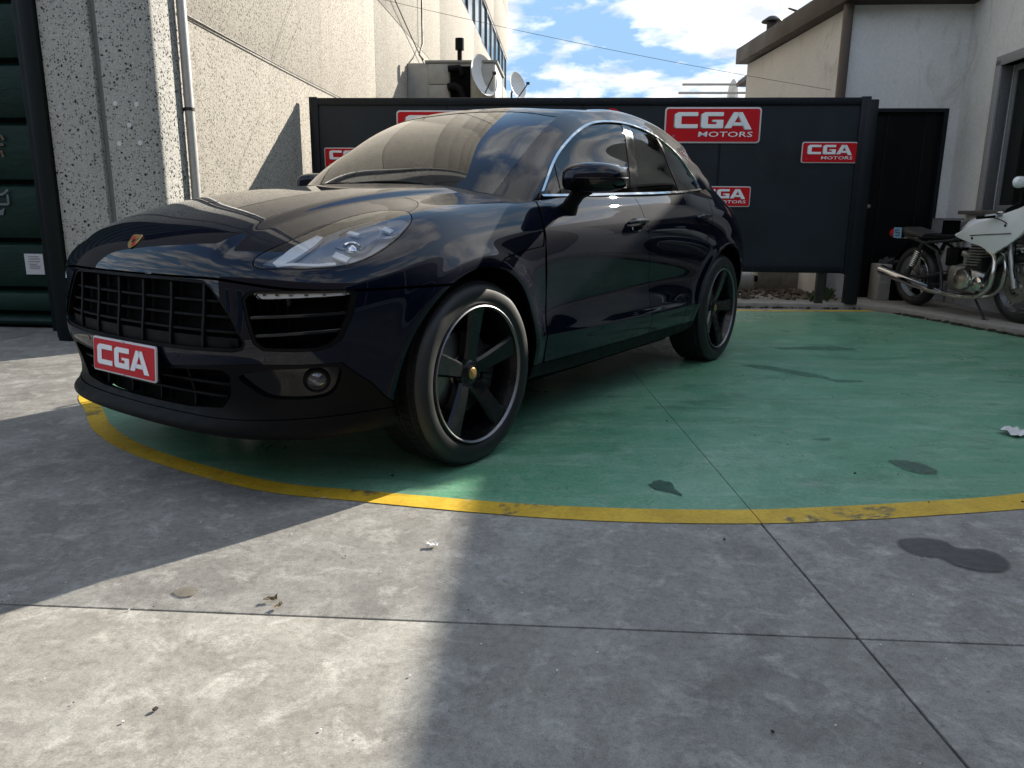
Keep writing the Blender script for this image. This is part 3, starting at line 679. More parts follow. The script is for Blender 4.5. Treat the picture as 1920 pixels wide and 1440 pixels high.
for s in (1, -1):
    ring = side(clip(clip(gh, f_dlo(gh)), f_dlo(clip(gh, f_dlo(gh)))+TRIM, 1), s)
    tm_mesh('window_trim', ring, [CHROME], car, flange=.012, offset=.003)
    gl = side(clip(gh, f_dlo(gh)+TRIM), s)
    PIL = [(-1.475, 1.05), (-1.60, 1.30), (-1.70, 1.56), (-1.80, 1.56), (-1.70, 1.30), (-1.575, 1.05)]
    QD = [(-.795, 1.0), (-.825, 1.19), (-.905, 1.36), (-.93, 1.36), (-.855, 1.19), (-.823, 1.0)]
    RQ = [(-2.235, 1.05), (-2.19, 1.30), (-2.15, 1.56), (-2.18, 1.56), (-2.225, 1.30), (-2.27, 1.05)]
    fp = lambda t: np.minimum(np.minimum(polyf(t.x, t.z, PIL), polyf(t.x, t.z, QD)), polyf(t.x, t.z, RQ))
    for q_ in (PIL, QD, RQ): tm_mesh('window_pillar', clip(gl, polyf(gl.x, gl.z, q_)), [GLOSSBLK], car, flange=.02, offset=-.003)
    gls = clip(gl, fp(gl)-.001, 1)
    for a, b in ((-.0, -.86), (-.86, -1.62), (-1.62, -2.2), (-2.2, -3)):
        m = (gls.x <= a) & (gls.x > b); c = gls.x[gls.T].mean(1); t = gls.T[(c <= a) & (c > b)]
        if len(t): tm_mesh('side_window', compact(gls.A, t), [PRIVACY], car, flange=0, offset=-.006)
    # belt strip
    mb = MB(); V = []
    xs = np.linspace(-.66, -2.68, 40)
    for x in xs:
        zb = np.interp(-x, [.6, 1.0, 1.35, 1.85, 2.25, 2.62, 2.75], [1.080, 1.094, 1.108, 1.127, 1.146, 1.172, 1.182])
        p, n = on_gside(x, zb+.004, s); V += [p+Vector((0, 0, .009))+n*.002, p-Vector((0, 0, .006))+n*.016, p-Vector((0, 0, .012))-n*.004, p+Vector((0, 0, .008))-n*.006]
    m = len(xs); mb.smooth = True
    mb.add(V, [(i*4+k, i*4+(k+1) % 4, i*4+4+(k+1) % 4, i*4+4+k) for i in range(m-1) for k in range(4)]); mb.build('belt_strip', CHROME, car)
    # door handles
    for k, (x0, z) in enumerate(((-1.41, .966), (-2.37, .994))):
        hd = None; pts = []; q = np.linspace(-1, 1, 11)
        for t in q:
            p, n = on_side(x0+t*.118, z+.004*t*-1, s); pts.append(p+n*(.030-.022*t**4))
        mb = MB(); V = []
        for p in pts:
            t = abs(p.x-x0)/.118; hh = .013*(1-.35*t**3)
            n = Vector((0, s, 0)); V += [p+Vector((0, 0, hh)), p+n*.010+Vector((0, 0, hh*.4)), p+n*.010-Vector((0, 0, hh*.5)), p-Vector((0, 0, hh)), p-n*.012]
        m = len(pts); F = [(i*5+k2, i*5+(k2+1) % 5, i*5+5+(k2+1) % 5, i*5+5+k2) for i in range(m-1) for k2 in range(5)]+[tuple(range(5)), tuple(range(m*5-5, m*5))]
        mb.smooth = True; mb.add(V, F); hd = mb.build('handle', PAINT, doors[s, k], auto=60)
        mb = MB(); p, n = on_side(x0+.02, z-.012, s); rot = n.to_track_quat('Z', 'Y').to_matrix(); mb.lathe([(0, -.012), (.03, -.009), (.045, -.002), (.048, .0015)], 24); mb.v = [tuple(rot @ Vector((q_[0]*1.7, q_[1]*.75, q_[2]))+p) for q_ in mb.v]
        mb.build('handle_recess', GLOSSBLK, doors[s, k], recalc=False)
    if s > 0:
        p, n = on_side(-1.325, .935, s); mb = MB(); rot = n.to_track_quat('Z', 'Y').to_matrix(); mb.lathe([(0, .003), (.008, .003), (.010, 0)], 16); mb.v = [tuple(rot @ Vector(q_)+p+n*.012) for q_ in mb.v]; mb.build('key_cylinder', CHROME, doors[s, 0], recalc=False)
    # wing mirror: a shaped pod on a stalk
    root = empty('wing_mirror', (0, 0, 0), 0, car)
    if s < 0: root.matrix_local = Matrix.Translation((-.765, -.90, 0)) @ Matrix.Rotation(R(-66), 4, 'Z') @ Matrix.Translation((.765, .90, 0))   # folded back
    prof = [(-1.0, .62, .55), (-.85, .86, .80), (-.5, 1.0, .97), (0, 1.0, 1.0), (.45, .93, .95), (.8, .72, .76), (.97, .38, .45)]
    mb = MB(); mb.smooth = True; V = []; nn = 20
    cy, cz, cx = .885+.145, 1.168, -.765
    for t, hh, dd in prof:
        for k in range(nn):
            a = 2*math.pi*k/nn; ca, sa = math.cos(a), math.sin(a)
            ex = abs(ca)**.75*(1 if ca > 0 else -1); ez = abs(sa)**.8*(1 if sa > 0 else -1)
            zz = ez*(.068 if ez > 0 else .060)*hh; xx = ex*(.105 if ex > 0 else .070)*dd
            V.append((cx+xx-.02*t-.03*max(ez, 0)*0, s*(cy+t*.142), cz+zz+.004*(1-t*t)))
    m = len(prof); F = [(i*nn+k, i*nn+(k+1) % nn, (i+1)*nn+(k+1) % nn, (i+1)*nn+k) for i in range(m-1) for k in range(nn)]+[tuple(range(nn)), tuple(range((m-1)*nn, m*nn))]
    mb.add(V, F); sh = mb.build('mirror_shell', PAINT, root, auto=75)
    sh.modifiers.new('sub', 'SUBSURF').levels = 1; sh.modifiers['sub'].render_levels = 2
    mb = MB(); mb.smooth = True
    V = []
    for t, hh, dd in prof[1:-1]:
        for k in range(9):
            a = math.pi+math.pi*k/8; ca, sa = math.cos(a), math.sin(a); ex = abs(ca)**.75*(1 if ca > 0 else -1); ez = -abs(sa)**.8
            V.append((cx+ex*(.107 if ex > 0 else .072)*dd-.02*t, s*(cy+t*.142), cz-.012+ez*.053*hh))
    mb.add(V, [(i*9+k, i*9+k+1, i*9+10+k, i*9+9+k) for i in range(4) for k in range(8)]); mb.build('mirror_base', GLOSSBLK, root)
    mb = MB(); mb.span((cx-.078, s*(cy-.125), cz-.045), (cx-.086, s*(cy+.115), cz+.05)); mb.build('mirror_glass', CHROME, root, bevel=.02)
    mb = MB(); pts = [(cx-.01, s*.875, 1.015), (cx, s*.905, 1.06), (cx, s*.94, 1.10), (cx, s*.985, 1.125)]
    mb.tube(pts, [.04, .032, .03, .034], 12); mb.v = [(cx+(x-cx)*1.5, y, z) for x, y, z in mb.v]; mb.build('mirror_arm', SATIN, root)
    mb = MB(); C = [(cx+.085, cy+.06, cz-.008), (cx+.06, cy+.115, cz-.006), (cx+.02, cy+.136, cz-.004), (cx-.03, cy+.138, cz-.002)]
    mb.tube([(x, s*(y+.004), z) for x, y, z in C], .0045, 6); mb.build('indicator_strip', SATIN, root)
# --- badge, plate, wipers
p, n = on_front(.055, .868) if False else near(low, 1, .0, 2, .892, (low.x > .3) & (low.v < 9))
rot = n.to_track_quat('Z', 'Y').to_matrix(); shield = [(-.026, .034), (0, .037), (.026, .034), (.028, .005), (.022, -.018), (0, -.036), (-.022, -.018), (-.028, .005)]
e = Vector((0, 1, 0)); g = n.cross(e).normalized()*1; g = g if g.z > 0 else -g
def plq(x, y, z): return p+e*x*1.1+g*y*.86+n*z
mb = MB(); mb.prism(crv(shield, 4, True), 0, .004, plq); bd = mb.build('bonnet_badge', GOLD, car, bevel=.0012, seg=1)
for a, b in (((-.018, .006), (-.003, .024)), ((.003, -.022), (.016, -.003))):
    mb = MB(); mb.prism([(a[0], a[1]), (b[0], a[1]), (b[0], b[1]), (a[0], b[1])], .0042, .0052, plq); mb.build('badge_field', REDPAINT, bd)
mb = MB(); mb.prism([(-.006, -.008), (.006, -.008), (.007, .008), (-.007, .008)], .0042, .0058, plq); mb.build('badge_field', GLOSSBLK, bd)
# --- wheels
def make_wheel(name):
    w = empty(name, (0, 0, 0), 0, car)
    mb = MB(); h = .1325
    prof = [(.268, -.245), (.30, -.268), (.345, -.262), (.364, -.245), (.372, -.222), (.373, -.17)]
    prof += [(.3735, -.135), (.373, -.095), (.372, -.045), (.366, -.024), (.352, -.009), (.335, -.0015), (.318, .001), (.303, -.001), (.292, -.006), (.284, -.012), (.279, -.024)]
    mb.lathe(prof, 96, 'y'); t = mb.build('tyre', TYRE, w, recalc=False, auto=50)
    # tread grooves: blocks standing proud between the grooves
    mb = MB(); nb = 72
    for row, (y0, y1) in enumerate(((-.232, -.200), (-.192, -.142), (-.130, -.120), (-.108, -.062), (-.054, -.030))):
        for k in range(nb):
            a0 = 2*math.pi*(k+.06)/nb+(row % 2)*.03; a1 = 2*math.pi*(k+.94)/nb+(row % 2)*.03
            r1 = .3765 if 0 < row < 4 else .3735; r0 = .36; sk = .012*(1 if row < 2 else -1)
            V = [(r*math.cos(a+(sk if y == y1 else 0)), y, r*math.sin(a+(sk if y == y1 else 0))) for r in (r0, r1) for y in (y0, y1) for a in (a0, a1)]
            mb.add(V, [(0, 1, 3, 2), (4, 6, 7, 5), (0, 4, 5, 1), (2, 3, 7, 6), (0, 2, 6, 4), (1, 5, 7, 3)])
    tr = mb.build('tread_blocks', RUBBER, t); tag(tr, kind='stuff')
    mb = MB(); mb.lathe([(.2795, -.030), (.2800, -.010), (.279, -.003), (.2755, .0), (.271, -.004), (.268, -.012)], 96, 'y'); rim = mb.build('rim', RIMEDGE, w, recalc=False)
    mb = MB(); mb.lathe([(.268, -.010), (.262, -.03), (.252, -.06), (.246, -.12), (.25, -.22), (.262, -.24)], 72, 'y'); mb.build('rim_barrel', RIMBLK, rim, recalc=False)
    for k in range(5):
        a = R(90+72*k); ca, sa = math.cos(a), math.sin(a)
        # spoke outline in (along, across): waist at the hub, widening to the rim
        st = [(.045, .033, -.060), (.075, .034, -.050), (.12, .037, -.040), (.18, .041, -.030), (.235, .046, -.022), (.268, .052, -.016)]
        V = []; F = []
        for r, hw, y in st:
            for q, yy in ((-hw, y-.012), (-hw+.009, y), (hw-.009, y), (hw, y-.012), (hw-.006, y-.045), (-hw+.006, y-.045)):
                V.append((r*ca-q*sa, yy, r*sa+q*ca))
        m = len(st)
        for i in range(m-1):
            for j in range(6): F.append((i*6+j, i*6+(j+1) % 6, i*6+6+(j+1) % 6, i*6+6+j))
        F += [tuple(range(6)), tuple(range(m*6-6, m*6))]
        mb = MB(); mb.add(V, F); mb.build('spoke', RIMBLK, rim, auto=25)
    mb = MB(); mb.lathe([(0, -.045), (.03, -.046), (.040, -.050), (.062, -.062), (.070, -.075), (.072, -.11)], 40, 'y'); mb.build('hub', RIMBLK, rim, recalc=False)
    mb = MB(); mb.lathe([(0, -.0405), (.019, -.041), (.024, -.0445), (.025, -.05)], 32, 'y'); mb.build('hub_cap', GOLD, rim, recalc=False)
    for k in range(5):
        a = R(54+72*k); mb = MB(); mb.lathe([(0, 0), (.010, 0), (.011, -.004), (.011, -.02)], 6, 'y', (.056*math.cos(a), -.056, .056*math.sin(a))); mb.build('wheel_bolt', DARKSTEEL, rim, recalc=False)
    mb = MB(); mb.lathe([(.07, -.10), (.172, -.10), (.175, -.102), (.175, -.132), (.172, -.134), (.07, -.134)], 48, 'y'); mb.lathe([(0, -.085), (.065, -.085), (.075, -.10)], 32, 'y'); mb.build('brake_disc', STEEL, w, recalc=False)
    mb = MB()
    for k in range(7):
        a = R(150+k*10); b = R(150+k*10+10)
        V = [(r*math.cos(t), y, r*math.sin(t)) for r in (.115, .19) for y in (-.078, -.16) for t in (a, b)]
        mb.add(V, [(0, 1, 3, 2), (4, 6, 7, 5), (0, 4, 5, 1), (2, 3, 7, 6), (0, 2, 6, 4), (1, 5, 7, 3)])
    mb.build('brake_caliper', DARKSTEEL, w, bevel=.006)
    return w
w0_ = make_wheel('wheel'); w0_.location = (0, .955, .3735)
for x, s in ((-2.807, 1), (0, -1), (-2.807, -1)):
    c = copy_tree(w0_, car); c.location = (x, s*.953, .3735); c.rotation_euler = (0, 0, 0 if s > 0 else math.pi)
    if s > 0: c.rotation_euler = (0, R(-17), 0)
for x in (0, -2.807):
    for s in (1, -1):
        mb = MB(); mb.lathe([(.43, .90*s), (.445, .80*s), (.445, .55*s), (.10, .55*s)], 40, 'y', (x, 0, .373), R(-12), R(192)); mb.build('wheel_liner', MATBLK, car, recalc=False)
mb = MB(); mb.span((.62, -.58, .20), (-3.5, .58, .30)); mb.span((-.55, -.80, .22), (-2.2, .80, .30)); mb.span((.50, -.545, .3), (-3.2, .545, .62)); mb.build('underbody', MATBLK, car)
# --- cabin
cab = empty('cabin', (0, 0, 0), 0, car)
mb = MB(); mb.span((-.62, -.74, .60), (-2.9, .74, .62)); mb.build('cabin_floor', INTERIOR, cab)
mb = MB(); mb.prism([(-.45, 1.04), (-.70, 1.06), (-.95, 1.04), (-1.0, .95), (-.95, .7), (-.45, .7)], -.76, .76, lambda x, z, y: (x, y, z)); mb.build('dashboard', INTERIOR, cab, bevel=.03)
mb = MB(); mb.tube([(-1.13+.05*math.sin(t)*-1, .37+.18*math.cos(t), 1.02+.17*math.sin(t)) for t in np.linspace(0, 2*math.pi, 28, endpoint=False)], .016, 8, closed=True); mb.box((-1.10, .37, 1.02), (.03, .30, .05)); mb.build('steering_wheel', INTERIOR, cab)
def seat(x, y, w):
    r = empty('seat', (x, y, .6), 0, cab)
    mb = MB(); mb.box((0, 0, .10), (.5, w, .18)); mb.prism([(-.20, .12), (-.34, .60), (-.44, .60), (-.34, .08)], -w/2, w/2, lambda a, b, c: (a, c, b)); mb.box((-.41, 0, .72), (.09, min(w*.55, .28), .18))
    mb.v = [(p_[0]+x, p_[1]+y, p_[2]+.6) for p_ in mb.v]; o = mb.build('seat', INTERIOR, cab, bevel=.04, seg=3); COL.objects.unlink(r); bpy.data.objects.remove(r); return o
for y in (.37, -.37): seat(-1.45, y, .50)
seat(-2.35, 0, 1.25)
mb = MB(); mb.tube([(-1.06, 0, 1.52), (-1.04, 0, 1.47)], .008, 6); mb.box((-1.05, 0, 1.45), (.03, .24, .06)); mb.build('rear_view_mirror', INTERIOR, cab, bevel=.012)
# wipers resting at the bottom of the windscreen
for y0, y1 in ((.50, -.12), (-.05, -.62)):
    pts = []
    for t in np.linspace(0, 1, 9):
        y = y0+(y1-y0)*t; x = -.318-.19*y*y-.012*math.sin(math.pi*t); q, n = on_gtop(x, y); pts.append(q+n*.006)
    mb = MB(); mb.tube(pts, .007, 6); mb.build('wiper', SATIN, car)
# ---------------------------------------------------------------- the yard: u to the right, v away from the camera, from the corner of the left building
YA = R(3.9); EU = Vector((math.cos(YA), -math.sin(YA), 0)); EV = Vector((math.sin(YA), math.cos(YA), 0)); C0 = Vector((-2.64, 5.56, 0))
YM = Matrix((( EU.x, EV.x, 0, C0.x), (EU.y, EV.y, 0, C0.y), (0, 0, 1, 0), (0, 0, 0, 1)))
def yroot(name, u=0, v=0, z=0):
    o = empty(name); o.matrix_world = YM @ Matrix.Translation((u, v, z)); return o
def yobj(mb, name, mat, parent=None, **k):
    """mesh given in yard coordinates"""
    o = mb.build(name, mat, parent, **k)
    if parent is None: o.matrix_world = YM
    return o
# materials of the place
def mat_concrete():
    s = NT('yard_concrete'); P = s.pos()
    big = s.noise(.8, 9, .66, P, .5); mid = s.noise(3.6, 10, .72, P, .7); m2 = s.noise(9, 10, .74, P, .5); fine = s.noise(48, 6, .75, P); grit = s.noise(230, 3, .6, P)
    c = s.ramp(big, [(.32, (.175, .165, .147)), (.5, (.218, .206, .184)), (.68, (.268, .253, .224))])
    c = s.mix(s.ramp(mid, [(.46, .0), (.62, .6)]), c, (.335, .328, .295))
    c = s.mix(s.ramp(s.noise(2.3, 10, .74, P, 1.1), [(.50, 0), (.62, .55)]), c, (.14, .132, .118))
    c = s.mix(s.ramp(m2, [(.52, 0), (.66, .7)]), c, (.40, .385, .35))
    c = s.mix(s.ramp(s.noise(13, 10, .75, P, .3), [(.54, 0), (.68, .5)]), c, (.125, .108, .097))
    c = s.mix(1, c, s.ramp(fine, [(.25, .60), (.5, 1), (.8, 1.25)]), 'MULTIPLY'); c = s.mix(1, c, s.ramp(grit, [(.28, .72), (.5, 1), (.74, 1.22)]), 'MULTIPLY')
    sp = s.voro(11, P); c = s.mix(s.ramp(sp.outputs['Distance'], [(.02, .75), (.035, 0)]), c, (.05, .046, .042))
    s.set(color=c, rough=s.ramp(mid, [(.3, .5), (.7, .8)]), spec=.4); s.bump(s.math('ADD', s.math('MULTIPLY', fine, .7), s.math('MULTIPLY', mid, .9)), .3, .005); return s.m
def paint_mat(name, c0, c1, wear, rough0, rough1):
    s = NT(name); P = s.pos(); big = s.noise(.7, 8, .64, P, .6); mid = s.noise(4.5, 9, .68, P, .6); fine = s.noise(70, 4, .7, P)
    c = s.mix(s.ramp(big, [(.32, 0), (.66, 1)]), c0, c1)
    st = s.scalevec(P, (.55, 2.6, 1))
    c = s.mix(s.ramp(s.noise(2.0, 10, .70, st, .9), [(.47, 0), (.70, .62)]), c, wear)          # rubbed, paler drifts
    c = s.mix(s.ramp(s.noise(3.4, 10, .74, s.scalevec(P, (.7, 2.0, 1)), .7), [(.57, 0), (.70, .7)]), c, tuple(q*.42 for q in c0))   # grime
    # faint tyre sweeps: arcs round the turning centre, broken up
    v = s.n('VectorMath', operation='DISTANCE'); s.l(P, v.inputs[0]); v.inputs[1].default_value = (-2.6, 9.0, 0)
    r = s.math('ADD', v.outputs['Value'], s.math('MULTIPLY', s.noise(.8, 3, .5, P), .35)); w = s.math('SINE', s.math('MULTIPLY', r, 5.2))
    c = s.mix(s.math('MULTIPLY', s.ramp(w, [(.80, 0), (.97, .6)]), s.ramp(s.noise(2.2, 7, .68, P, .5), [(.48, 0), (.66, 1)])), c, tuple(q*.45 for q in c0))
    c = s.mix(s.ramp(s.noise(9, 10, .74, P, .5), [(.52, 0), (.68, .55)]), c, wear); c = s.mix(s.ramp(s.noise(12, 10, .74, P, .4), [(.56, 0), (.68, .6)]), c, tuple(q*.5 for q in c0))
    c = s.mix(1, c, s.ramp(fine, [(.25, .66), (.7, 1.14)]), 'MULTIPLY')
    sp = s.voro(8, P); c = s.mix(s.ramp(sp.outputs['Distance'], [(.02, .75), (.04, 0)]), c, tuple(q*.3 for q in c0))
    sc = s.voro(2.3, P); c = s.mix(s.math('MULTIPLY', s.ramp(sc.outputs['Distance'], [(.06, 1), (.14, 0)]), s.ramp(s.noise(26, 6, .7, P), [(.52, 0), (.6, .8)])), c, (.30, .31, .27))
    s.set(color=c, rough=s.ramp(s.noise(1.3, 7, .65, P, .5), [(.3, rough0), (.7, rough1)]), spec=.5); s.bump(s.math('ADD', fine, mid), .14, .003); return s.m
CONC = mat_concrete()
GREEN = paint_mat('green_floor_paint', (.095, .265, .155), (.145, .345, .215), (.29, .44, .33), .22, .48)
def mat_yellow():
    s = NT('yellow_line_paint'); P = s.pos(); mid = s.noise(6, 9, .7, P, .5); fine = s.noise(60, 4, .7, P)
    c = s.mix(s.ramp(mid, [(.35, 0), (.65, 1)]), (.50, .31, .012), (.66, .43, .03)); c = s.mix(1, c, s.ramp(fine, [(.2, .7), (.7, 1.08)]), 'MULTIPLY')
    c = s.mix(s.ramp(s.noise(3.1, 9, .72, P, .4), [(.56, 0), (.62, .95)]), c, (.10, .085, .05)); c = s.mix(s.ramp(s.noise(5.3, 8, .7, P, .2), [(.64, 0), (.68, .8)]), c, (.6, .55, .42))
    s.set(color=c, rough=.6); s.bump(mid, .2, .003); return s.m
YELLOW = mat_yellow()
def mat_terrazzo(name, base, dark, scale, darkshare, bright):
    """cast panel with exposed stones: three sizes of irregular chips, each with its own tone"""
    s = NT(name); o = s.coord('Object')
    wv = s.n('TexNoise'); wv.inputs['Scale'].default_value = scale*1.1; wv.inputs['Detail'].default_value = 3; s.l(o, wv.inputs['Vector'])
    off = s.n('VectorMath', operation='SCALE'); off.inputs['Scale'].default_value = .75/scale; s.l(wv.outputs['Color'], off.inputs[0])
    add = s.n('VectorMath', operation='ADD'); s.l(o, add.inputs[0]); s.l(off.outputs[0], add.inputs[1]); q = add.outputs[0]
    c = s.mix(s.ramp(s.noise(1.0, 7, .62, o), [(.3, 0), (.7, 1)]), tuple(t*.86 for t in base), base)
    hs = []
    for sc, share, lo, hi, tone in ((scale*2.6, .9, .30, .46, [(0, tuple(t*.45 for t in base)), (.35, tuple(t*.8 for t in base)), (.7, tuple(min(t*bright, .8) for t in base)), (1, tuple(min(t*bright*1.15, .85) for t in base))]),
                               (scale*1.5, darkshare*.8, .26, .40, [(0, dark), (.5, tuple(t*2.2 for t in dark)), (1, tuple(t*.5 for t in base))]),
                               (scale*.85, darkshare*.5, .20, .34, [(0, dark), (.7, tuple(t*1.8 for t in dark)), (1, tuple(t*.45 for t in base))])):
        v = s.voro(sc, q); r = s.n('SeparateColor'); s.l(v.outputs['Color'], r.inputs[0])
        m = s.math('MULTIPLY', s.ramp(v.outputs['Distance'], [(lo, 1), (hi, 0)]), s.ramp(r.outputs[0], [(1-share-.01, 0), (1-share+.01, 1)]))
        c = s.mix(m, c, s.ramp(r.outputs[1], tone)); hs.append(m)
    # rain streaks and grime
    c = s.mix(s.ramp(s.noise(2.2, 8, .66, s.scalevec(o, (3.5, 3.5, .22)), .3), [(.5, 0), (.75, .35)]), c, tuple(t*.5 for t in base))
    s.set(color=c, rough=.86, spec=.2); s.bump(s.math('ADD', s.math('ADD', hs[0], hs[1]), s.noise(70, 3, .6, o)), .45, .006); return s.m
TERR1 = mat_terrazzo('coarse_aggregate_panel', (.43, .415, .385), (.018, .018, .019), 34, .62, 1.25)
TERR2 = mat_terrazzo('fine_aggregate_panel', (.355, .326, .278), (.085, .075, .063), 34, .62, 1.28)
def mat_render(name, base, stain):
    s = NT(name); o = s.coord('Object')
    c = s.mix(s.ramp(s.noise(.9, 7, .6, o), [(.3, 0), (.75, 1)]), base, tuple(q*.82 for q in base))
    c = s.mix(s.ramp(s.noise(2.2, 9, .7, s.scalevec(o, (1.5, 1.5, .6)), 1), [(.55, 0), (.72, .55)]), c, stain)
    c = s.mix(1, c, s.ramp(s.noise(30, 5, .6, o), [(.3, .9), (.7, 1.05)]), 'MULTIPLY')
    s.set(color=c, rough=.85, spec=.25); s.bump(s.noise(45, 5, .65, o), .35, .006); return s.m
PLASTER = mat_render('white_render', (.66, .66, .65), (.33, .30, .26))
PLASTER2 = mat_render('cream_render', (.60, .59, .57), (.27, .23, .18))
FASCIA = plain('brown_fascia_metal', (.040, .029, .022), .5, spec=.25, noise=.25, nscale=8)
PANELM = plain('anthracite_panel', (.0145, .020, .027), .40, spec=.22, noise=.22, nscale=2.2)
def mat_panel():
    s = NT('anthracite_sheet'); o = s.coord('Object'); a = s.noise(1.2, 7, .62, o, .5); b = s.noise(6, 8, .7, s.scalevec(o, (1, 1, .35)), .6)
    c = s.mix(s.ramp(a, [(.3, 0), (.7, 1)]), (.0125, .0175, .024), (.018, .025, .033)); c = s.mix(s.ramp(b, [(.56, 0), (.75, .35)]), c, (.040, .042, .042)); s.set(color=c, rough=s.ramp(b, [(.3, .34), (.7, .52)]), spec=.28)
    s.bump(s.noise(.9, 2, .5, o), .25, .05); return s.m
PANELM = mat_panel()
PANELF = plain('anthracite_frame', (.009, .012, .016), .4, spec=.22, noise=.2, nscale=6)
def mat_tarp():
    s = NT('dark_green_metal'); o = s.coord('Object'); s.set(color=s.ramp(s.noise(2.2, 6, .6, o), [(.3, (.003, .015, .0105)), (.7, (.006, .026, .018))]), rough=.45, spec=.16); s.bump(s.noise(3, 5, .6, s.scalevec(o, (1, 1, 2.5))), .35, .03); return s.m
SHUT = mat_tarp()
COLM = plain('dark_green_steel', (.003, .007, .0075), .45, spec=.2, noise=.2)
GALV = plain('galvanised_pipe', (.42, .41, .39), .45, .3, noise=.2)
WIN = plain('blue_window_glass', (.05, .09, .12), .06, noise=.1, spec=.8)
WINDK = plain('dark_window_glass', (.010, .012, .010), .06, noise=.2, spec=.4)
WFRAME = plain('window_frame_metal', (.16, .17, .18), .5, noise=.2)
GREYBOX = plain('weathered_sheet_metal', (.33, .33, .30), .5, noise=.25, nscale=6)
WHITEP = plain('white_plastic', (.62, .62, .61), .4, noise=.12, nscale=14)
DISH = plain('dish_enamel', (.60, .60, .59), .4, noise=.1)
DIRT = plain('dirt_and_rubble', (.16, .125, .09), .95, noise=.5, nscale=14, bump=.8)
CABLE = plain('black_cable', (.045, .042, .04), .6)
# ---- ground: base under the joints, slabs on it
ROT = R(-2.2)
ground = MB().span((-40, -40, -.30), (60, 80, -.016)).build('ground', plain('joint_filler', (.045, .042, .038), .95, noise=.4)); tag(ground, kind='structure')
XS = [-40, -8.6, -4.0, .852, 5.6, 10.5, 60]; YS = [-40, -8, -3.2, 1.69, 8.75, 13.5, 80]
def slabxy(x, y):
    sl = -.058 if abs(y-1.69) < .1 else 0
    return (x-.019*(y-1.7)*(1 if abs(x-.852) < .1 else 0), y+sl*max(min(x, 8), -8))
JG = .0032
def slab(i, j):
    a = [slabxy(XS[i], YS[j]), slabxy(XS[i+1], YS[j]), slabxy(XS[i+1], YS[j+1]), slabxy(XS[i], YS[j+1])]
    s = [(1, 1), (-1, 1), (-1, -1), (1, -1)]
    mb = MB(); mb.prism([(p[0]+JG*q[0], p[1]+JG*q[1]) for p, q in zip(a, s)], -.0155, 0); return mb.build('concrete_slab', CONC, ground, bevel=.003, seg=2)
for i in range(len(XS)-1):
    for j in range(len(YS)-1): slab(i, j)

# painted area with its yellow edge: sheets on the slabs, split by the joint that runs through them
ARC = crv([(-2.35, 4.55), (-2.36, 4.12), (-2.12, 3.74), (-1.86, 3.37), (-1.50, 3.04), (-.93, 2.70), (-.51, 2.595), (-.01, 2.495), (.27, 2.462), (.54, 2.448), (.83, 2.452), (1.12, 2.485), (1.43, 2.535), (1.92, 2.64), (2.45, 2.86), (3.1, 3.28), (3.75, 3.95), (4.25, 4.75), (4.55, 5.6)], 10)
_d = np.gradient(ARC, axis=0); _n = np.stack([_d[:, 1], -_d[:, 0]], 1); _n /= np.linalg.norm(_n, axis=1)[:, None]
ARC_OUT = ARC+_n*np.interp(np.arange(len(ARC)), [0, 40, 80, len(ARC)], [.07, .09, .118, .13])[:, None]
def cut_sheet(name, faces, z, mat, hz=0):
    bm = bmesh.new()
    for f in faces: bm.faces.new([bm.verts.new((x, y, z)) for x, y in f])
    bmesh.ops.remove_doubles(bm, verts=bm.verts[:], dist=1e-5)
    co, no = Vector((.852, 1.7, 0)), Vector((1, .019, 0)).normalized()
    for sgn in (-1, 1):
        bmesh.ops.bisect_plane(bm, geom=bm.verts[:]+bm.edges[:]+bm.faces[:], plane_co=co+no*.0016*sgn, plane_no=no)
    d = [f for f in bm.faces if abs((f.calc_center_median()-co).dot(no)) < .0014]
    bmesh.ops.delete(bm, geom=d, context='FACES')
    bmesh.ops.recalc_face_normals(bm, faces=bm.faces)
    if bm.faces and bm.faces[:][0].normal.z < 0: bmesh.ops.reverse_faces(bm, faces=bm.faces[:])
    me = bpy.data.meshes.new(name); bm.to_mesh(me); bm.free(); me.materials.append(mat); o = bpy.data.objects.new(name, me); link(o); tag(o, kind='structure'); return o
green_poly = [tuple(q) for q in ARC]+[(4.62, 5.9), (4.46, 6.3), (4.30, 7.05), (4.14, 7.75), (4.02, 8.2), (3.0, 8.13), (-1.9, 8.1), (-2.2, 7.2), (-2.32, 6.0)]
cut_sheet('green_painted_floor', [green_poly], .0025, GREEN)
n = len(ARC)
cut_sheet('yellow_line', [[tuple(ARC[i]), tuple(ARC_OUT[i]), tuple(ARC_OUT[i+1]), tuple(ARC[i+1])] for i in range(n-1)]+[[(-1.9, 8.104), (3.0, 8.134), (4.0, 8.204), (3.98, 8.32), (3.0, 8.25), (-1.9, 8.22)]], .003, YELLOW)
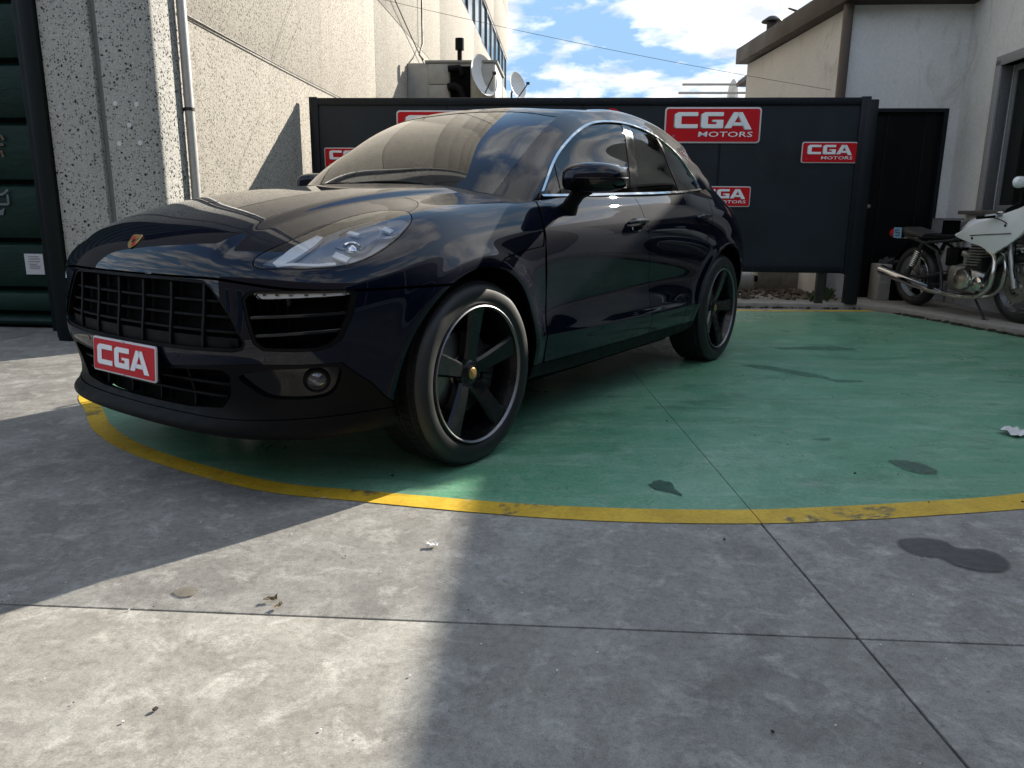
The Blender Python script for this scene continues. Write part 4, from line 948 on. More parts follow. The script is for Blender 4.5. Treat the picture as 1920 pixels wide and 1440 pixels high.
def blot(name, pts, z, mat, jag=.06, n=7):
    """thin sheet whose opacity fades out over its last centimetres (colour attribute 'fade')"""
    C = crv(pts, n, True); c = C.mean(0); ph = rng.random(4)*6.28; t = np.linspace(0, 6.283, len(C), endpoint=False)
    C = c+(C-c)*(1+jag*(np.sin(3*t+ph[0])+.7*np.sin(7*t+ph[1])+.5*np.sin(13*t+ph[2]))[:, None]*.6)
    # pulled in along the local normal so that waists survive
    d = np.roll(C, -1, 0)-np.roll(C, 1, 0); nn = np.stack([-d[:, 1], d[:, 0]], 1); nn /= np.maximum(np.linalg.norm(nn, axis=1), 1e-9)[:, None]
    if ((c-C)*nn).sum() < 0: nn = -nn
    ext = min(np.ptp(C[:, 0]), np.ptp(C[:, 1])); rings = [(-.05, 0), (.0, .85), (.05, 1)]
    me = bpy.data.meshes.new(name); V = []; al = []
    for k, a_ in rings:
        q = C+nn*ext*k; V += [(x, y, z) for x, y in q]; al += [a_]*len(C)
    m = len(C); F = [(k*m+i, k*m+(i+1) % m, (k+1)*m+(i+1) % m, (k+1)*m+i) for k in range(2) for i in range(m)]+[tuple(range(2*m, 3*m))]
    me.from_pydata(V, [], F); at = me.color_attributes.new('fade', 'FLOAT_COLOR', 'POINT')
    at.data.foreach_set('color', np.repeat(np.array(al), 4)); me.materials.append(mat); o = bpy.data.objects.new(name, me); link(o); tag(o, kind='structure'); return o
def stain_mat(name, col, rough, a=1):
    s = NT(name); P = s.pos(); s.set(color=s.mix(s.ramp(s.noise(30, 6, .7, P), [(.3, 0), (.7, 1)]), col, tuple(q*1.7 for q in col)), rough=rough, spec=.4); s.bump(s.noise(60, 4, .7, P), .2, .003)
    at = s.n('VertexColor'); at.layer_name = 'fade'
    f = s.math('MULTIPLY', at.outputs['Color'], s.ramp(s.noise(22, 7, .72, P), [(.25, .55), (.6, 1)])); f = s.math('MULTIPLY', f, a, True)
    tr = s.n('BsdfTransparent'); mx = s.n('MixShader'); s.l(f, mx.inputs[0]); s.l(tr.outputs[0], mx.inputs[1]); s.l(s.p.outputs[0], mx.inputs[2]); s.l(mx.outputs[0], s.out.inputs[0]); return s.m
WET = stain_mat('wet_concrete', (.050, .048, .046), .38, .92); OIL = stain_mat('oil_stain', (.11, .098, .08), .6); DGREEN = stain_mat('bare_green_patch', (.012, .055, .034), .4); DARKMARK = stain_mat('tyre_mark', (.020, .06, .04), .6, .38)
blot('wet_stain', [(1.226, 2.194), (1.311, 2.224), (1.372, 2.201), (1.388, 2.151), (1.471, 2.138), (1.487, 2.080), (1.452, 2.016), (1.377, 1.998), (1.320, 2.034), (1.298, 2.086), (1.234, 2.110)], .004, WET, .012)
blot('oil_stain', [(-0.905, 1.832), (-0.887, 1.856), (-0.851, 1.850), (-0.846, 1.816), (-0.876, 1.807)], .004, OIL, .03)
blot('paint_scar', [(0.524, 2.691), (0.570, 2.727), (0.612, 2.705), (0.616, 2.626), (0.623, 2.583), (0.592, 2.604), (0.560, 2.625), (0.536, 2.646)], .0055, DGREEN, .13)
blot('paint_scar', [(1.600, 3.000), (1.695, 2.989), (1.726, 2.883), (1.686, 2.837), (1.605, 2.880)], .0055, stain_mat('scuffed_patch', (.05, .085, .06), .6, .8), .08)
for a in ([(1.62, 5.0), (1.75, 5.05), (2.0, 4.72), (1.93, 4.66), (1.78, 4.85)], [(2.0, 4.62), (2.18, 4.60), (2.16, 4.54), (2.02, 4.55)], [(1.38, 3.3), (1.47, 3.33), (1.46, 3.29)], [(2.1, 5.8), (2.6, 5.85), (2.65, 5.72), (2.2, 5.70)]): blot('tyre_mark', a, .0055, DARKMARK, .22)
# raised pavement on the right and behind
pv = [(3.93, 8.42), (4.15, 8.0), (4.34, 7.2), (4.50, 6.35), (4.72, 5.2), (4.9, 4.0), (5.0, -30), (40, -30), (40, 60), (-2.4, 60), (-2.4, 8.50), (2.0, 8.46)]
mb = MB(); mb.prism(pv, -.02, .06); pav = mb.build('pavement', plain('rough_pavement', (.30, .275, .24), .9, noise=.35, nscale=9, bump=.6), bevel=.012); tag(pav, kind='structure')
# moss and grit along the kerb
mb = MB()
for k in range(260):
    t = rng.random(); a, b = ((4.15, 8.0), (4.50, 6.35)) if rng.random() < .75 else ((2.4, 8.45), (3.93, 8.40))
    x = a[0]+(b[0]-a[0])*t+rng.normal(-.015, .018); y = a[1]+(b[1]-a[1])*t+rng.normal(0, .02); r = .006+.016*rng.random()**2
    mb.box((x, y, .004+r*.4), (r*2, r*1.5, r), Matrix.Rotation(rng.random()*6, 3, 'Z'))
tag(mb.build('kerb_grit', plain('moss_and_grit', (.045, .05, .03), .95, noise=.5, nscale=40)), kind='stuff')

# ---- left building
lb = yroot('left_building'); tag(lb, 'tall speckled concrete building with a dark green shutter and white drainpipe', 'building')
WU = .02
def part(mb, name, mat, parent, **k): return mb.build(name, mat, parent, **k)   # parent is a yard root, so coordinates are local to it
mb = MB(); mb.span((-14, .90, 0), (WU-.12, 33, 14)); mb.span((-.84, .705, 0), (WU-.122, .899, 14)); part(mb, 'wall', TERR2, lb)
H = 14
def face_panel(poly, z0, z1, name, mat, par=lb, bev=.008):
    mb = MB(); mb.prism(poly, z0, z1); return part(mb, name, mat, par, bevel=bev)
# pier that faces the viewer: two cast panels with a groove, rounded corner
PV = .20
corner = [(WU-.05+.05*math.sin(t), PV+.05-.05*math.cos(t)) for t in np.linspace(0, math.pi/2, 7)]
face_panel([(-.382, PV)]+corner+[(WU, .70), (-.382, .70)], -.01, H, 'wall_panel', TERR1, bev=.003)
face_panel([(-.82, PV), (-.442, PV), (-.442, .70), (-.82, .70)], -.01, H, 'wall_panel', TERR1)
face_panel([(-.46, PV+.045), (-.37, PV+.045), (-.37, .68), (-.46, .68)], -.01, H, 'joint_strip', plain('joint_mortar', (.20, .20, .195), .9), bev=0)
# side wall: cast panels with recessed joints
zj = [-.01, 2.485, 4.24, 6.75]; vj = [.702, 6.8, 13.0, 19.5, 26, 33]
for a in range(3):
    for b in range(5):
        face_panel([(WU-.12, vj[b]+.004), (WU, vj[b]+.004), (WU, vj[b+1]-.004), (WU-.12, vj[b+1]-.004)], zj[a]+.005, zj[a+1]-.005, 'wall_panel', TERR2)
face_panel([(WU-.12, .706), (WU, .706), (WU, 16.5), (WU-.12, 16.5)], 6.76, 8.3, 'wall_panel', TERR2)
for a in range(3):
    for b in range(5):
        face_panel([(WU-.12, vj[b]+.004), (WU, vj[b]+.004), (WU, vj[b+1]-.004), (WU-.12, vj[b+1]-.004)], 8.31+1.9*a, 8.30+1.9*(a+1)-.01, 'wall_panel', TERR2)
# strip window
for k in range(9):
    v0 = 16.6+k*1.8; v1 = v0+1.74
    mb = MB(); mb.span((WU-.11, v0, 6.76), (WU-.02, v1, 6.84)); mb.span((WU-.11, v0, 8.2), (WU-.02, v1, 8.29)); mb.span((WU-.11, v0, 6.84), (WU-.02, v0+.07, 8.2)); mb.span((WU-.11, v1-.07, 6.84), (WU-.02, v1, 8.2))
    w = part(mb, 'window', WFRAME if k % 3 else PANELF, lb)
    mb = MB(); mb.span((WU-.09, v0+.07, 6.84), (WU-.07, v1-.07, 8.2)); part(mb, 'pane', WIN, w)
# filler plugs on the pier
for u, z in ((-.30, 1.77), (-.14, 1.765), (-.21, 1.62), (-.30, 1.49), (-.14, 1.495)):
    mb = MB(); mb.lathe([(0, -.003), (.017, -.002), (.019, .002)], 14, 'y', (u, PV, z)); part(mb, 'filler_plug', plain('pale_filler', (.62, .62, .61), .8), lb, recalc=False)
# drainpipe
mb = MB(); mb.tube([(WU+.05, .58, 0), (WU+.05, .58, H)], .036, 16); dp = part(mb, 'drainpipe', GALV, lb)
for z in (.5, 1.78, 3.4, 5.2): mb = MB(); mb.lathe([(.037, -.012), (.0395, -.012), (.0395, .012), (.037, .012)], 16, 'z', (WU+.05, .58, z)); mb.span((WU-.005, .565, z-.012), (WU+.02, .595, z+.012)); part(mb, 'pipe_clip', DARKSTEEL, dp, recalc=False)
# dark steel column and the shutter
sr = yroot('roller_door'); tag(sr, 'dark green folding door with pale lettering and a white notice beside the speckled wall', 'door')
mb = MB(); mb.span((-.945, PV-.03, 0), (-.823, PV+.12, 6)); mb.span((-1.06, PV+.12, 0), (-.86, .84, 6)); part(mb, 'column', COLM, sr, bevel=.012)
mb = MB(); mb.span((-1.32, .64, 0), (-1.06, .74, 6)); part(mb, 'guide_rail', COLM, sr, bevel=.008)
zs = [.02, .14, .35, .76, 1.24, 1.73, 2.19, 2.65, 3.12, 3.6, 4.1, 4.6]
for a, b in zip(zs[:-1], zs[1:]):
    mb = MB(); g = .018
    # each leaf of the folding curtain bulges and tucks under the next
    prof = [(.85, a+.002), (.785, a+.012), (.775, a+(b-a)*.35), (.795, b-.05), (.85, b-g)]
    V = [(u, y, z) for u in (-6, -1.34) for y, z in prof]; m = len(prof)
    mb.add(V, [(i, i+1, m+i+1, m+i) for i in range(m-1)]+[(m, m+m-1, m-1, 0)]); mb.smooth = False
    part(mb, 'door_leaf', SHUT, sr, bevel=.006)
mb = MB(); mb.span((-6, .84, .0), (-1.10, .87, 6)); part(mb, 'door_backing', MATBLK, sr)
mb = MB(); mb.span((-1.575, .758, .468), (-1.41, .765, .642)); nt_ = mb.build('notice', plain('paper_notice', (.55, .55, .56), .6)); nt_.matrix_world = YM; tag(nt_, 'small white notice fixed low on the dark green door', 'notice')
def stroke(mb, segs, w, fn, d=.003):
    for (x0, y0, x1, y1) in segs:
        dx, dy = x1-x0, y1-y0; L = math.hypot(dx, dy); nx_, ny_ = -dy/L*w/2, dx/L*w/2
        mb.prism([(x0+nx_, y0+ny_), (x0-nx_, y0-ny_), (x1-nx_, y1-ny_), (x1+nx_, y1+ny_)], 0, d, fn)
mb = MB(); stroke(mb, [(0, .118, .09, .118), (.0, .10, .10, .10), (.0, .08, .10, .08), (0, .06, .07, .06), (0, .045, .10, .045), (0, .03, .09, .03)], .006, lambda x, y, z: (-1.54+x, .758-z-.0005, .49+y*1.1)); part(mb, 'print', plain('grey_print', (.30, .26, .27), .6), None).matrix_world = YM
_pr = bpy.data.objects['print']; _pr.parent = nt_; _pr.matrix_parent_inverse = nt_.matrix_world.inverted()
# pale lettering on the curtain, only its right-hand end is in view
LET = plain('faded_lettering', (.17, .19, .19), .7, noise=.5, nscale=30)
def curtain(x, y, z): return (x-.10, .772-z, y)
mb = MB()
stroke(mb, [(-1.80, 1.13, -1.60, 1.13), (-1.60, 1.13, -1.55, 1.17), (-1.80, 1.05, -1.56, 1.05), (-1.56, 1.05, -1.56, 1.13)], .018, curtain)
mb.prism([(-1.85, .96), (-1.62, .96), (-1.60, 1.02), (-1.66, .99), (-1.70, 1.02), (-1.85, 1.02)], 0, .003, curtain)
part(mb, 'lettering', LET, sr)
mb = MB(); stroke(mb, [(-1.75, 1.60, -1.545, 1.60), (-1.545, 1.60, -1.53, 1.565), (-1.75, 1.53, -1.535, 1.53), (-1.75, 1.47, -1.55, 1.47), (-1.56, 1.47, -1.55, 1.43)], .022, curtain); part(mb, 'lettering', plain('faded_orange_lettering', (.14, .10, .06), .7, noise=.5, nscale=30), sr)

# ---- sheet-metal bay high on the left wall with flue and satellite dishes
bay = yroot('plant_housing', 0, 9.2, 0); tag(bay, 'grey sheet-metal housing with black flue on the side of the left building', 'housing')
mb = MB(); mb.span((WU+.005, 0, 2.0), (1.66, 1.6, 3.72)); mb.span((WU+.3, .2, .06), (1.5, 1.4, 2.0)); part(mb, 'body', GREYBOX, bay, bevel=.01)
for z0, z1 in ((2.0, 3.0), (3.01, 3.34), (3.35, 3.70)):
    mb = MB(); mb.span((.42, -.03, z0), (.80, -.002, z1-.004)); part(mb, 'cladding_panel', GREYBOX, bay, bevel=.004)
mb = MB(); mb.span((.82, -.012, 2.0), (1.20, -.001, 3.66)); part(mb, 'dark_panel', MATBLK, bay)
mb = MB(); mb.span((1.22, -.03, 2.0), (1.64, -.002, 3.70)); part(mb, 'cladding_panel', GREYBOX, bay, bevel=.004)
mb = MB(); mb.span((.36, -.04, 3.72), (1.70, 1.6, 3.76)); part(mb, 'cap', plain('weathered_cap', (.22, .22, .20), .6), bay)
mb = MB(); mb.tube([(.80, -.10, 3.28), (.92, -.12, 3.30), (1.02, -.12, 3.24), (1.07, -.12, 3.12), (1.07, -.10, 2.9)], .075, 14); mb.tube([(.80, -.10, 3.6), (1.0, -.10, 3.62), (1.05, -.06, 3.5)], .06, 12); part(mb, 'duct_bend', SATIN, bay)
mb = MB(); mb.tube([(.96, .3, 3.7), (.96, .3, 4.02)], .045, 12); mb.tube([(.96, .3, 4.0), (.96, .3, 4.20)], .085, 14); part(mb, 'flue', SATIN, bay)
def dish(u, v, z, r, label):
    d = yroot('satellite_dish', u, v, z); tag(d, label, 'satellite dish', 'satellite dishes by the plant housing')
    mb = MB(); mb.lathe([(0, .06*r/.3), (r*.5, .04*r/.3), (r*.85, -.005), (r, -.05*r/.3), (r*1.02, -.055*r/.3)], 36, 'x'); rt = Matrix.Rotation(R(-34), 3, 'Z') @ Matrix.Rotation(R(-14), 3, 'Y'); mb.v = [tuple(rt @ Vector((-q[0], q[1]*.92, q[2]))) for q in mb.v]
    o = part(mb, 'reflector', DISH, d, recalc=False)
    mb = MB(); a = rt @ Vector((-.02, 0, -r*.9)); b = rt @ Vector((.30, 0, -.05)); mb.tube([a, b], .012, 8); mb.box(b, (.07, .05, .05)); part(mb, 'feed_arm', DARKSTEEL, d)
    mb = MB(); c = rt @ Vector((-.06*r/.3-.02, 0, 0)); mb.tube([c, c+Vector((-.05, .12, -.10)), c+Vector((-.05, .12, -.6))], .02, 8); part(mb, 'mast', DARKSTEEL, d); return d
dish(1.42, 9.05, 3.46, .37, 'larger white satellite dish in front of the grey plant housing')
dish(1.92, 11.1, 3.62, .27, 'smaller white satellite dish behind the larger one, at the end of the housing')
# ---- the hoarding with its signs
V0 = 3.29
hd = yroot('hoarding', 0, V0, 0); tag(hd, 'long anthracite metal hoarding on legs behind the car', 'hoarding')
UL, UR, ZT, ZB = .17, 6.17, 2.255, .40
nP = 4; w_ = (UR-UL)/nP
for k in range(nP):
    mb = MB(); mb.span((UL+k*w_+.002, 0, ZB+.02), (UL+(k+1)*w_-.002, .04, ZT-.02)); part(mb, 'board', PANELM, hd)
mb = MB(); mb.span((UL, .042, ZB+.03), (UR, .055, ZT-.03)); part(mb, 'back_sheet', PANELF, hd)  # added dark backing that stops sky light through the board gaps
mb = MB(); mb.span((UL-.02, -.022, ZT-.075), (UR+.02, .06, ZT)); part(mb, 'top_rail', PANELF, hd, bevel=.006)
mb = MB(); mb.span((UL-.02, -.022, ZB), (UR+.02, .06, ZB+.07)); part(mb, 'bottom_rail', PANELF, hd, bevel=.006)
for u in (UL, UR):
    mb = MB(); mb.span((u-.05, -.026, ZB-.01), (u+.05, .07, ZT+.01)); part(mb, 'end_post', PANELF, hd, bevel=.006)
for k in range(1, nP):
    u = UL+k*w_; mb = MB(); mb.span((u-.012, -.004, ZB+.07), (u+.012, -.0005, ZT-.075)); part(mb, 'joint_cover', PANELF, hd)
for k in range(25):
    for z in (ZB+.035, ZT-.037): mb = MB(); mb.lathe([(0, -.0285), (.006, -.027), (.008, -.022)], 8, 'y', (UL+.08+k*(UR-UL-.16)/24, 0, z)); part(mb, 'rivet', DARKSTEEL, hd, recalc=False)
for u in (5.89, 3.2, .9):
    mb = MB(); mb.span((u-.04, .0, .05), (u+.04, .07, ZB)); part(mb, 'leg', DARKSTEEL, hd)
for u in (.5, 5.6): mb = MB(); mb.span((u-.03, -.024, ZB+.1), (u+.03, -.002, ZT-.1)) if False else None
mb = MB(); mb.span((6.17, -.03, .06), (6.30, .10, ZT-.02)); part(mb, 'gate_post', PANELF, hd, bevel=.008)
def rrect(x0, y0, x1, y1, r, n=5):
    P = []
    for cx, cy, a in ((x1-r, y1-r, 0), (x0+r, y1-r, 90), (x0+r, y0+r, 180), (x1-r, y0+r, 270)):
        for k in range(n+1): t = R(a+90*k/n); P.append((cx+r*math.cos(t), cy+r*math.sin(t)))
    return P
def cga(mb, fn, x0, y0, W, Ht, d0, d1):
    """the three block letters in a box W x Ht"""
    X = lambda t: x0+t*W; Y = lambda t: y0+t*Ht
    def pg(pts): mb.prism([(X(a), Y(b)) for a, b in pts], d0, d1, fn)
    pg([(0, .10), (.025, 0), (.085, 0), (.085, 1), (.045, 1), (0, .88)])            # C upright
    pg([(.085, .76), (.30, .76), (.30, 1), (.085, 1)]); pg([(.085, 0), (.30, 0), (.30, .24), (.085, .24)])
    pg([(.345, .10), (.37, 0), (.43, 0), (.43, 1), (.39, 1), (.345, .88)])          # G
    pg([(.43, .76), (.63, .76), (.63, 1), (.43, 1)]); pg([(.43, 0), (.63, 0), (.63, .24), (.43, .24)]); pg([(.545, .24), (.63, .24), (.63, .52), (.545, .52)]); pg([(.49, .40), (.545, .40), (.545, .52), (.49, .52)])
    pg([(.65, 0), (.735, 0), (.845, 1), (.76, 1)]); pg([(.915, -.08), (1.0, -.08), (.87, 1), (.80, 1)])   # A
    pg([(.845, 1), (.76, 1), (.87, 1.0001), (.87, .99)]) if False else None
    pg([(.735, .16), (.90, .16), (.885, .36), (.76, .36)])
def motors(name, W, Ht, mat):
    cu = bpy.data.curves.new(name, 'FONT'); cu.body = 'MOTORS'; cu.size = 1; cu.extrude = .02; cu.offset = .003; cu.resolution_u = 2
    o = bpy.data.objects.new(name, cu); COL.objects.link(o); dg = bpy.context.evaluated_depsgraph_get(); me = bpy.data.meshes.new_from_object(o.evaluated_get(dg)); bpy.data.objects.remove(o)
    v = np.empty(len(me.vertices)*3); me.vertices.foreach_get('co', v); v = v.reshape(-1, 3)
    mn, mx = v.min(0), v.max(0); v[:, 0] = (v[:, 0]-mn[0])/(mx[0]-mn[0])*W; v[:, 1] = (v[:, 1]-mn[1])/(mx[1]-mn[1])*Ht; v[:, 0] += v[:, 1]*.12; v[:, 2] *= .05
    me.vertices.foreach_set('co', v.ravel()); me.materials.clear(); me.materials.append(mat); return bpy.data.objects.new(name, me)
def sign(u0, z0, W, Ht, label, tx=True):
    s = yroot('sign', u0, V0, z0); tag(s, label, 'sign', 'CGA MOTORS signs on the hoarding')
    fn = lambda x, y, z: (x, -.002-z, y)
    mb = MB(); mb.prism(rrect(0, 0, W, Ht, .10*Ht), 0, .014, fn); part(mb, 'border', SIGNEDGE, s, bevel=.002)
    b = .045*Ht; mb = MB(); mb.prism(rrect(b, b, W-b, Ht-b, .075*Ht), .0142, .017, fn); part(mb, 'red_plate', REDPAINT, s)
    mb = MB(); cga(mb, fn, .105*W-.010*W, .42*Ht-.016*Ht, .80*W, .44*Ht, .0175, .019); part(mb, 'letter_shadow', SIGNGREY, s)
    mb = MB(); cga(mb, fn, .105*W, .42*Ht, .80*W, .44*Ht, .0195, .022); part(mb, 'letters', SIGNWHITE, s)
    m = motors('small_letters', .56*W, .145*Ht, SIGNWHITE); link(m, s); m.rotation_euler = (R(90), 0, 0); m.location = (.355*W, -.0235, .175*Ht)
    mb = MB(); mb.lathe([(.018*Ht, .0), (.018*Ht, .002), (.026*Ht, .002), (.026*Ht, 0)], 12, 'y', (.10*W, -.0215, .20*Ht)); part(mb, 'ring_mark', SIGNEDGE, s, recalc=False)
    return s
sign(4.06, 1.785, 1.03, .372, 'large red CGA MOTORS sign, wholly visible on the hoarding right of the car roof')
sign(5.545, 1.582, .585, .220, 'small red CGA MOTORS sign near the right end of the hoarding')
sign(4.45, 1.112, .585, .220, 'small red CGA MOTORS sign half hidden behind the rear of the car')
sign(.27, 1.505, .585, .220, 'small red CGA MOTORS sign at the left end of the hoarding, beside the windscreen')
sign(1.105, 1.752, 1.03, .372, 'large red CGA MOTORS sign mostly hidden behind the windscreen')
rs = yroot('round_sign', 3.49, V0, 2.06); tag(rs, 'small red ring-shaped sign just showing above the car roof', 'sign')
mb = MB(); mb.lathe([(.055, -.004), (.055, -.018), (.085, -.018), (.088, -.004)], 28, 'y'); part(mb, 'ring', REDPAINT, rs, recalc=False)
mb = MB(); mb.lathe([(0, -.008), (.055, -.008)], 28, 'y'); part(mb, 'centre', PANELF, rs, recalc=False)
# number plate on the car
def plq2(x, y, z): return (.925+z+.012*0, x, y)
np_ = empty('number_plate', (0, 0, 0), 0, car); fn = lambda x, y, z: (.928+z-(y-.405)*.08, x, y)
mb = MB(); mb.prism(rrect(-.215, .405, .215, .535, .010), 0, .008, fn); mb.build('plate_border', SIGNEDGE, np_, bevel=.0015)
mb = MB(); mb.prism(rrect(-.208, .412, .208, .528, .006), .0082, .0098, fn); mb.build('red_plate', REDPAINT, np_)
mb = MB(); cga(mb, fn, -.183, .432, .355, .076, .010, .0105); mb.build('letter_shadow', SIGNGREY, np_)
mb = MB(); cga(mb, fn, -.178, .434, .355, .076, .0108, .0122); mb.build('letters', SIGNWHITE, np_)
for y, z in ((0, .530), (.0, .410)): mb = MB(); mb.box(fn(y, z, .0105), (.004, .014, .006)); mb.build('plate_screw', CHROME, np_, bevel=.001)
mb = MB(); mb.span((.86, -.20, .43), (.925, .20, .51)); mb.build('plate_bracket', MATBLK, np_)

# ---- right building
rb_ = yroot('right_building'); tag(rb_, 'low white rendered building with brown roof edge and dark door on the right', 'building')
DVv = 4.0; UI = 7.49
mb = MB(); mb.span((6.19, DVv, 0), (6.50, DVv+.3, 3.42)); mb.span((7.365, DVv, 0), (7.60, DVv+.3, 3.42)); mb.span((6.50, DVv, 2.24), (7.365, DVv+.3, 3.42)); part(mb, 'wall', PLASTER, rb_)
# the wing towards the viewer, with the window opening
W0, W1 = 1.2, 3.24
mb = MB(); mb.span((UI, W1, 0), (UI+.3, DVv-.002, 2.56)); mb.span((UI, -9, 0), (UI+.3, W0, 2.56)); mb.span((UI, W0, 0), (UI+.3, W1, 1.09))
mb.prism([(-9, 2.56), (DVv-.002, 2.56), (DVv-.002, 3.92), (3.0, 3.90), (2.98, 3.56), (1.0, 3.52), (-9, 3.4)], UI, UI+.3, lambda a, b, c: (c, a, b)); part(mb, 'wall', PLASTER, rb_)  # unseen parapet, its top stepped up to shade the rear door
for k in range(4):  # showroom windows added out of view, to darken door reflections and fill light
    v0 = -8.6+k*2.35; mb = MB(); mb.span((UI-.03, v0, .25), (UI-.004, v0+2.25, .33)); mb.span((UI-.03, v0, 2.92), (UI-.004, v0+2.25, 3.0)); mb.span((UI-.03, v0, .33), (UI-.004, v0+.07, 2.92)); mb.span((UI-.03, v0+2.18, .33), (UI-.004, v0+2.25, 2.92)); sw = part(mb, 'window', PANELF, rb_)
    mb = MB(); mb.span((UI-.016, v0+.07, .33), (UI-.005, v0+2.18, 2.92)); part(mb, 'pane', WINDK, sw)
wn = MB(); wn.span((UI+.12, W0, 1.09), (UI+.17, W0+.06, 2.56)); wn.span((UI+.12, W1-.06, 1.09), (UI+.17, W1, 2.56)); wn.span((UI+.12, W0+.06, 1.09), (UI+.17, W1-.06, 1.15)); wn.span((UI+.12, W0+.06, 2.50), (UI+.17, W1-.06, 2.56)); wo = part(wn, 'window', WFRAME, rb_, bevel=.006)
mb = MB(); mb.span((UI+.14, W0+.06, 1.15), (UI+.15, W1-.06, 2.50)); part(mb, 'pane', WINDK, wo)
mb = MB(); mb.span((UI-.10, W0-.1, 1.055), (UI+.12, W1+.30, 1.095)); part(mb, 'window_sill', plain('stone_sill', (.12, .11, .10), .7, noise=.3), rb_, bevel=.006)
mb = MB(); mb.span((UI-.02, W1, 1.09), (UI+.12, W1+.10, 2.62)); mb.span((UI-.02, W0, 2.56), (UI+.12, W1+.10, 2.66)); part(mb, 'window_surround', plain('grey_surround', (.27, .27, .275), .7, noise=.2), rb_, bevel=.006)
mb = MB(); mb.span((6.53, DVv+.06, .06), (7.34, DVv+.11, 2.21)); dd = part(mb, 'door', plain('black_door', (.003, .0035, .0045), .4, spec=.2, noise=.2), rb_)
mb = MB(); mb.span((6.50, DVv-.012, .06), (6.545, DVv+.12, 2.24)); mb.span((7.32, DVv-.012, .06), (7.365, DVv+.12, 2.24)); mb.span((6.545, DVv-.012, 2.20), (7.32, DVv+.12, 2.24)); part(mb, 'door_frame', PANELF, rb_)
mb = MB(); mb.lathe([(.02, 0), (.028, -.03), (.022, -.05), (0, -.055)], 16, 'y', (6.60, DVv+.06, 1.14)); part(mb, 'door_handle', STEEL, dd, recalc=False)
for u in (6.72, 7.15): mb = MB(); mb.span((u-.006, DVv+.05, .1), (u+.006, DVv+.062, 2.18)); part(mb, 'door_rib', PANELF, dd)
# roof edge: along the door wall, round the corner, and sloping away on the gable side
mb = MB(); mb.span((6.05, DVv-.28, 3.36), (UI-.002, DVv+.5, 3.56)); part(mb, 'roof_edge', FASCIA, rb_, bevel=.008)
gA = Vector((6.17, DVv+.02)); gB = Vector((5.78, 7.3)); gd = (gB-gA).normalized(); gn = Vector((-gd.y, gd.x))
def gw(t, o, z): q = gA+gd*t+gn*o; return (q.x, q.y, z)
L_ = (gB-gA).length; zA, zB = 3.34, 3.32
mb = MB(); mb.add([gw(0, 0, 0), gw(L_, 0, 0), gw(L_, 0, zB), gw(0, 0, zA), gw(0, -.3, 0), gw(L_, -.3, 0), gw(L_, -.3, zB), gw(0, -.3, zA)], [(0, 1, 2, 3), (5, 4, 7, 6), (4, 0, 3, 7), (1, 5, 6, 2), (3, 2, 6, 7), (4, 5, 1, 0)]); part(mb, 'wall', PLASTER2, rb_)
mb = MB(); mb.add([gw(-.3, .16, zA+.0), gw(L_+.1, .16, zB+.02), gw(L_+.1, .16, zB+.24), gw(-.3, .16, zA+.24), gw(-.3, -2, zA+.0), gw(L_+.1, -2, zB+.02), gw(L_+.1, -2, zB+.24), gw(-.3, -2, zA+.24)], [(0, 1, 2, 3), (5, 4, 7, 6), (4, 0, 3, 7), (1, 5, 6, 2), (3, 2, 6, 7), (4, 5, 1, 0)]); part(mb, 'roof', FASCIA, rb_, bevel=.006)
mb = MB(); mb.tube([(6.12, DVv-.04, .06), (6.12, DVv-.04, 3.40)], .055, 12); part(mb, 'downpipe', plain('brown_downpipe', (.075, .055, .042), .5), rb_)
mb = MB(); mb.span((6.19, DVv+.3, 3.42), (14, DVv+6, 3.5)); mb.span((UI+.3, -9.1, 2.9), (UI+7, DVv, 3.0)); part(mb, 'flat_roof', FASCIA, rb_)
cw = MB(); q = (6.03, 7.0, 3.5); cw.tube([q, (q[0], q[1], 3.86)], .075, 14); cw.lathe([(.0, .10), (.06, .09), (.15, .03), (.155, .015), (.06, .0)], 20, 'z', (q[0], q[1], 3.85)); part(cw, 'roof_vent', DARKSTEEL, rb_)

# ---- far roof with pipes between the buildings
fr_ = yroot('distant_roof'); tag(fr_, 'distant flat roof edge with pale metal rails and a small cone seen over the hoarding', 'roof')
for z, a, b in ((4.75, 6.3, 8.3), (4.52, 6.2, 8.3)): mb = MB(); mb.tube([(a, 18, z), (b, 18, z)], .035, 8); part(mb, 'rail', GALV, fr_)
mb = MB(); mb.span((6.0, 18.1, 0), (9, 19, 4.40)); part(mb, 'parapet', PLASTER, fr_)
mb = MB(); mb.lathe([(.18, 4.4), (.15, 4.75), (.06, 4.95), (0, 4.97)], 14, 'z', (7.85, 18.4, 0)); part(mb, 'cone', WHITEP, fr_)
# low far building that closes the yard behind the hoarding
bk = yroot('rear_wall', 0, 12, 0); tag(bk, 'low pale boundary wall in shade behind the hoarding', 'wall')
mb = MB(); mb.span((1.9, 0, 0), (5.6, .25, 1.9)); part(mb, 'wall', PLASTER2, bk)
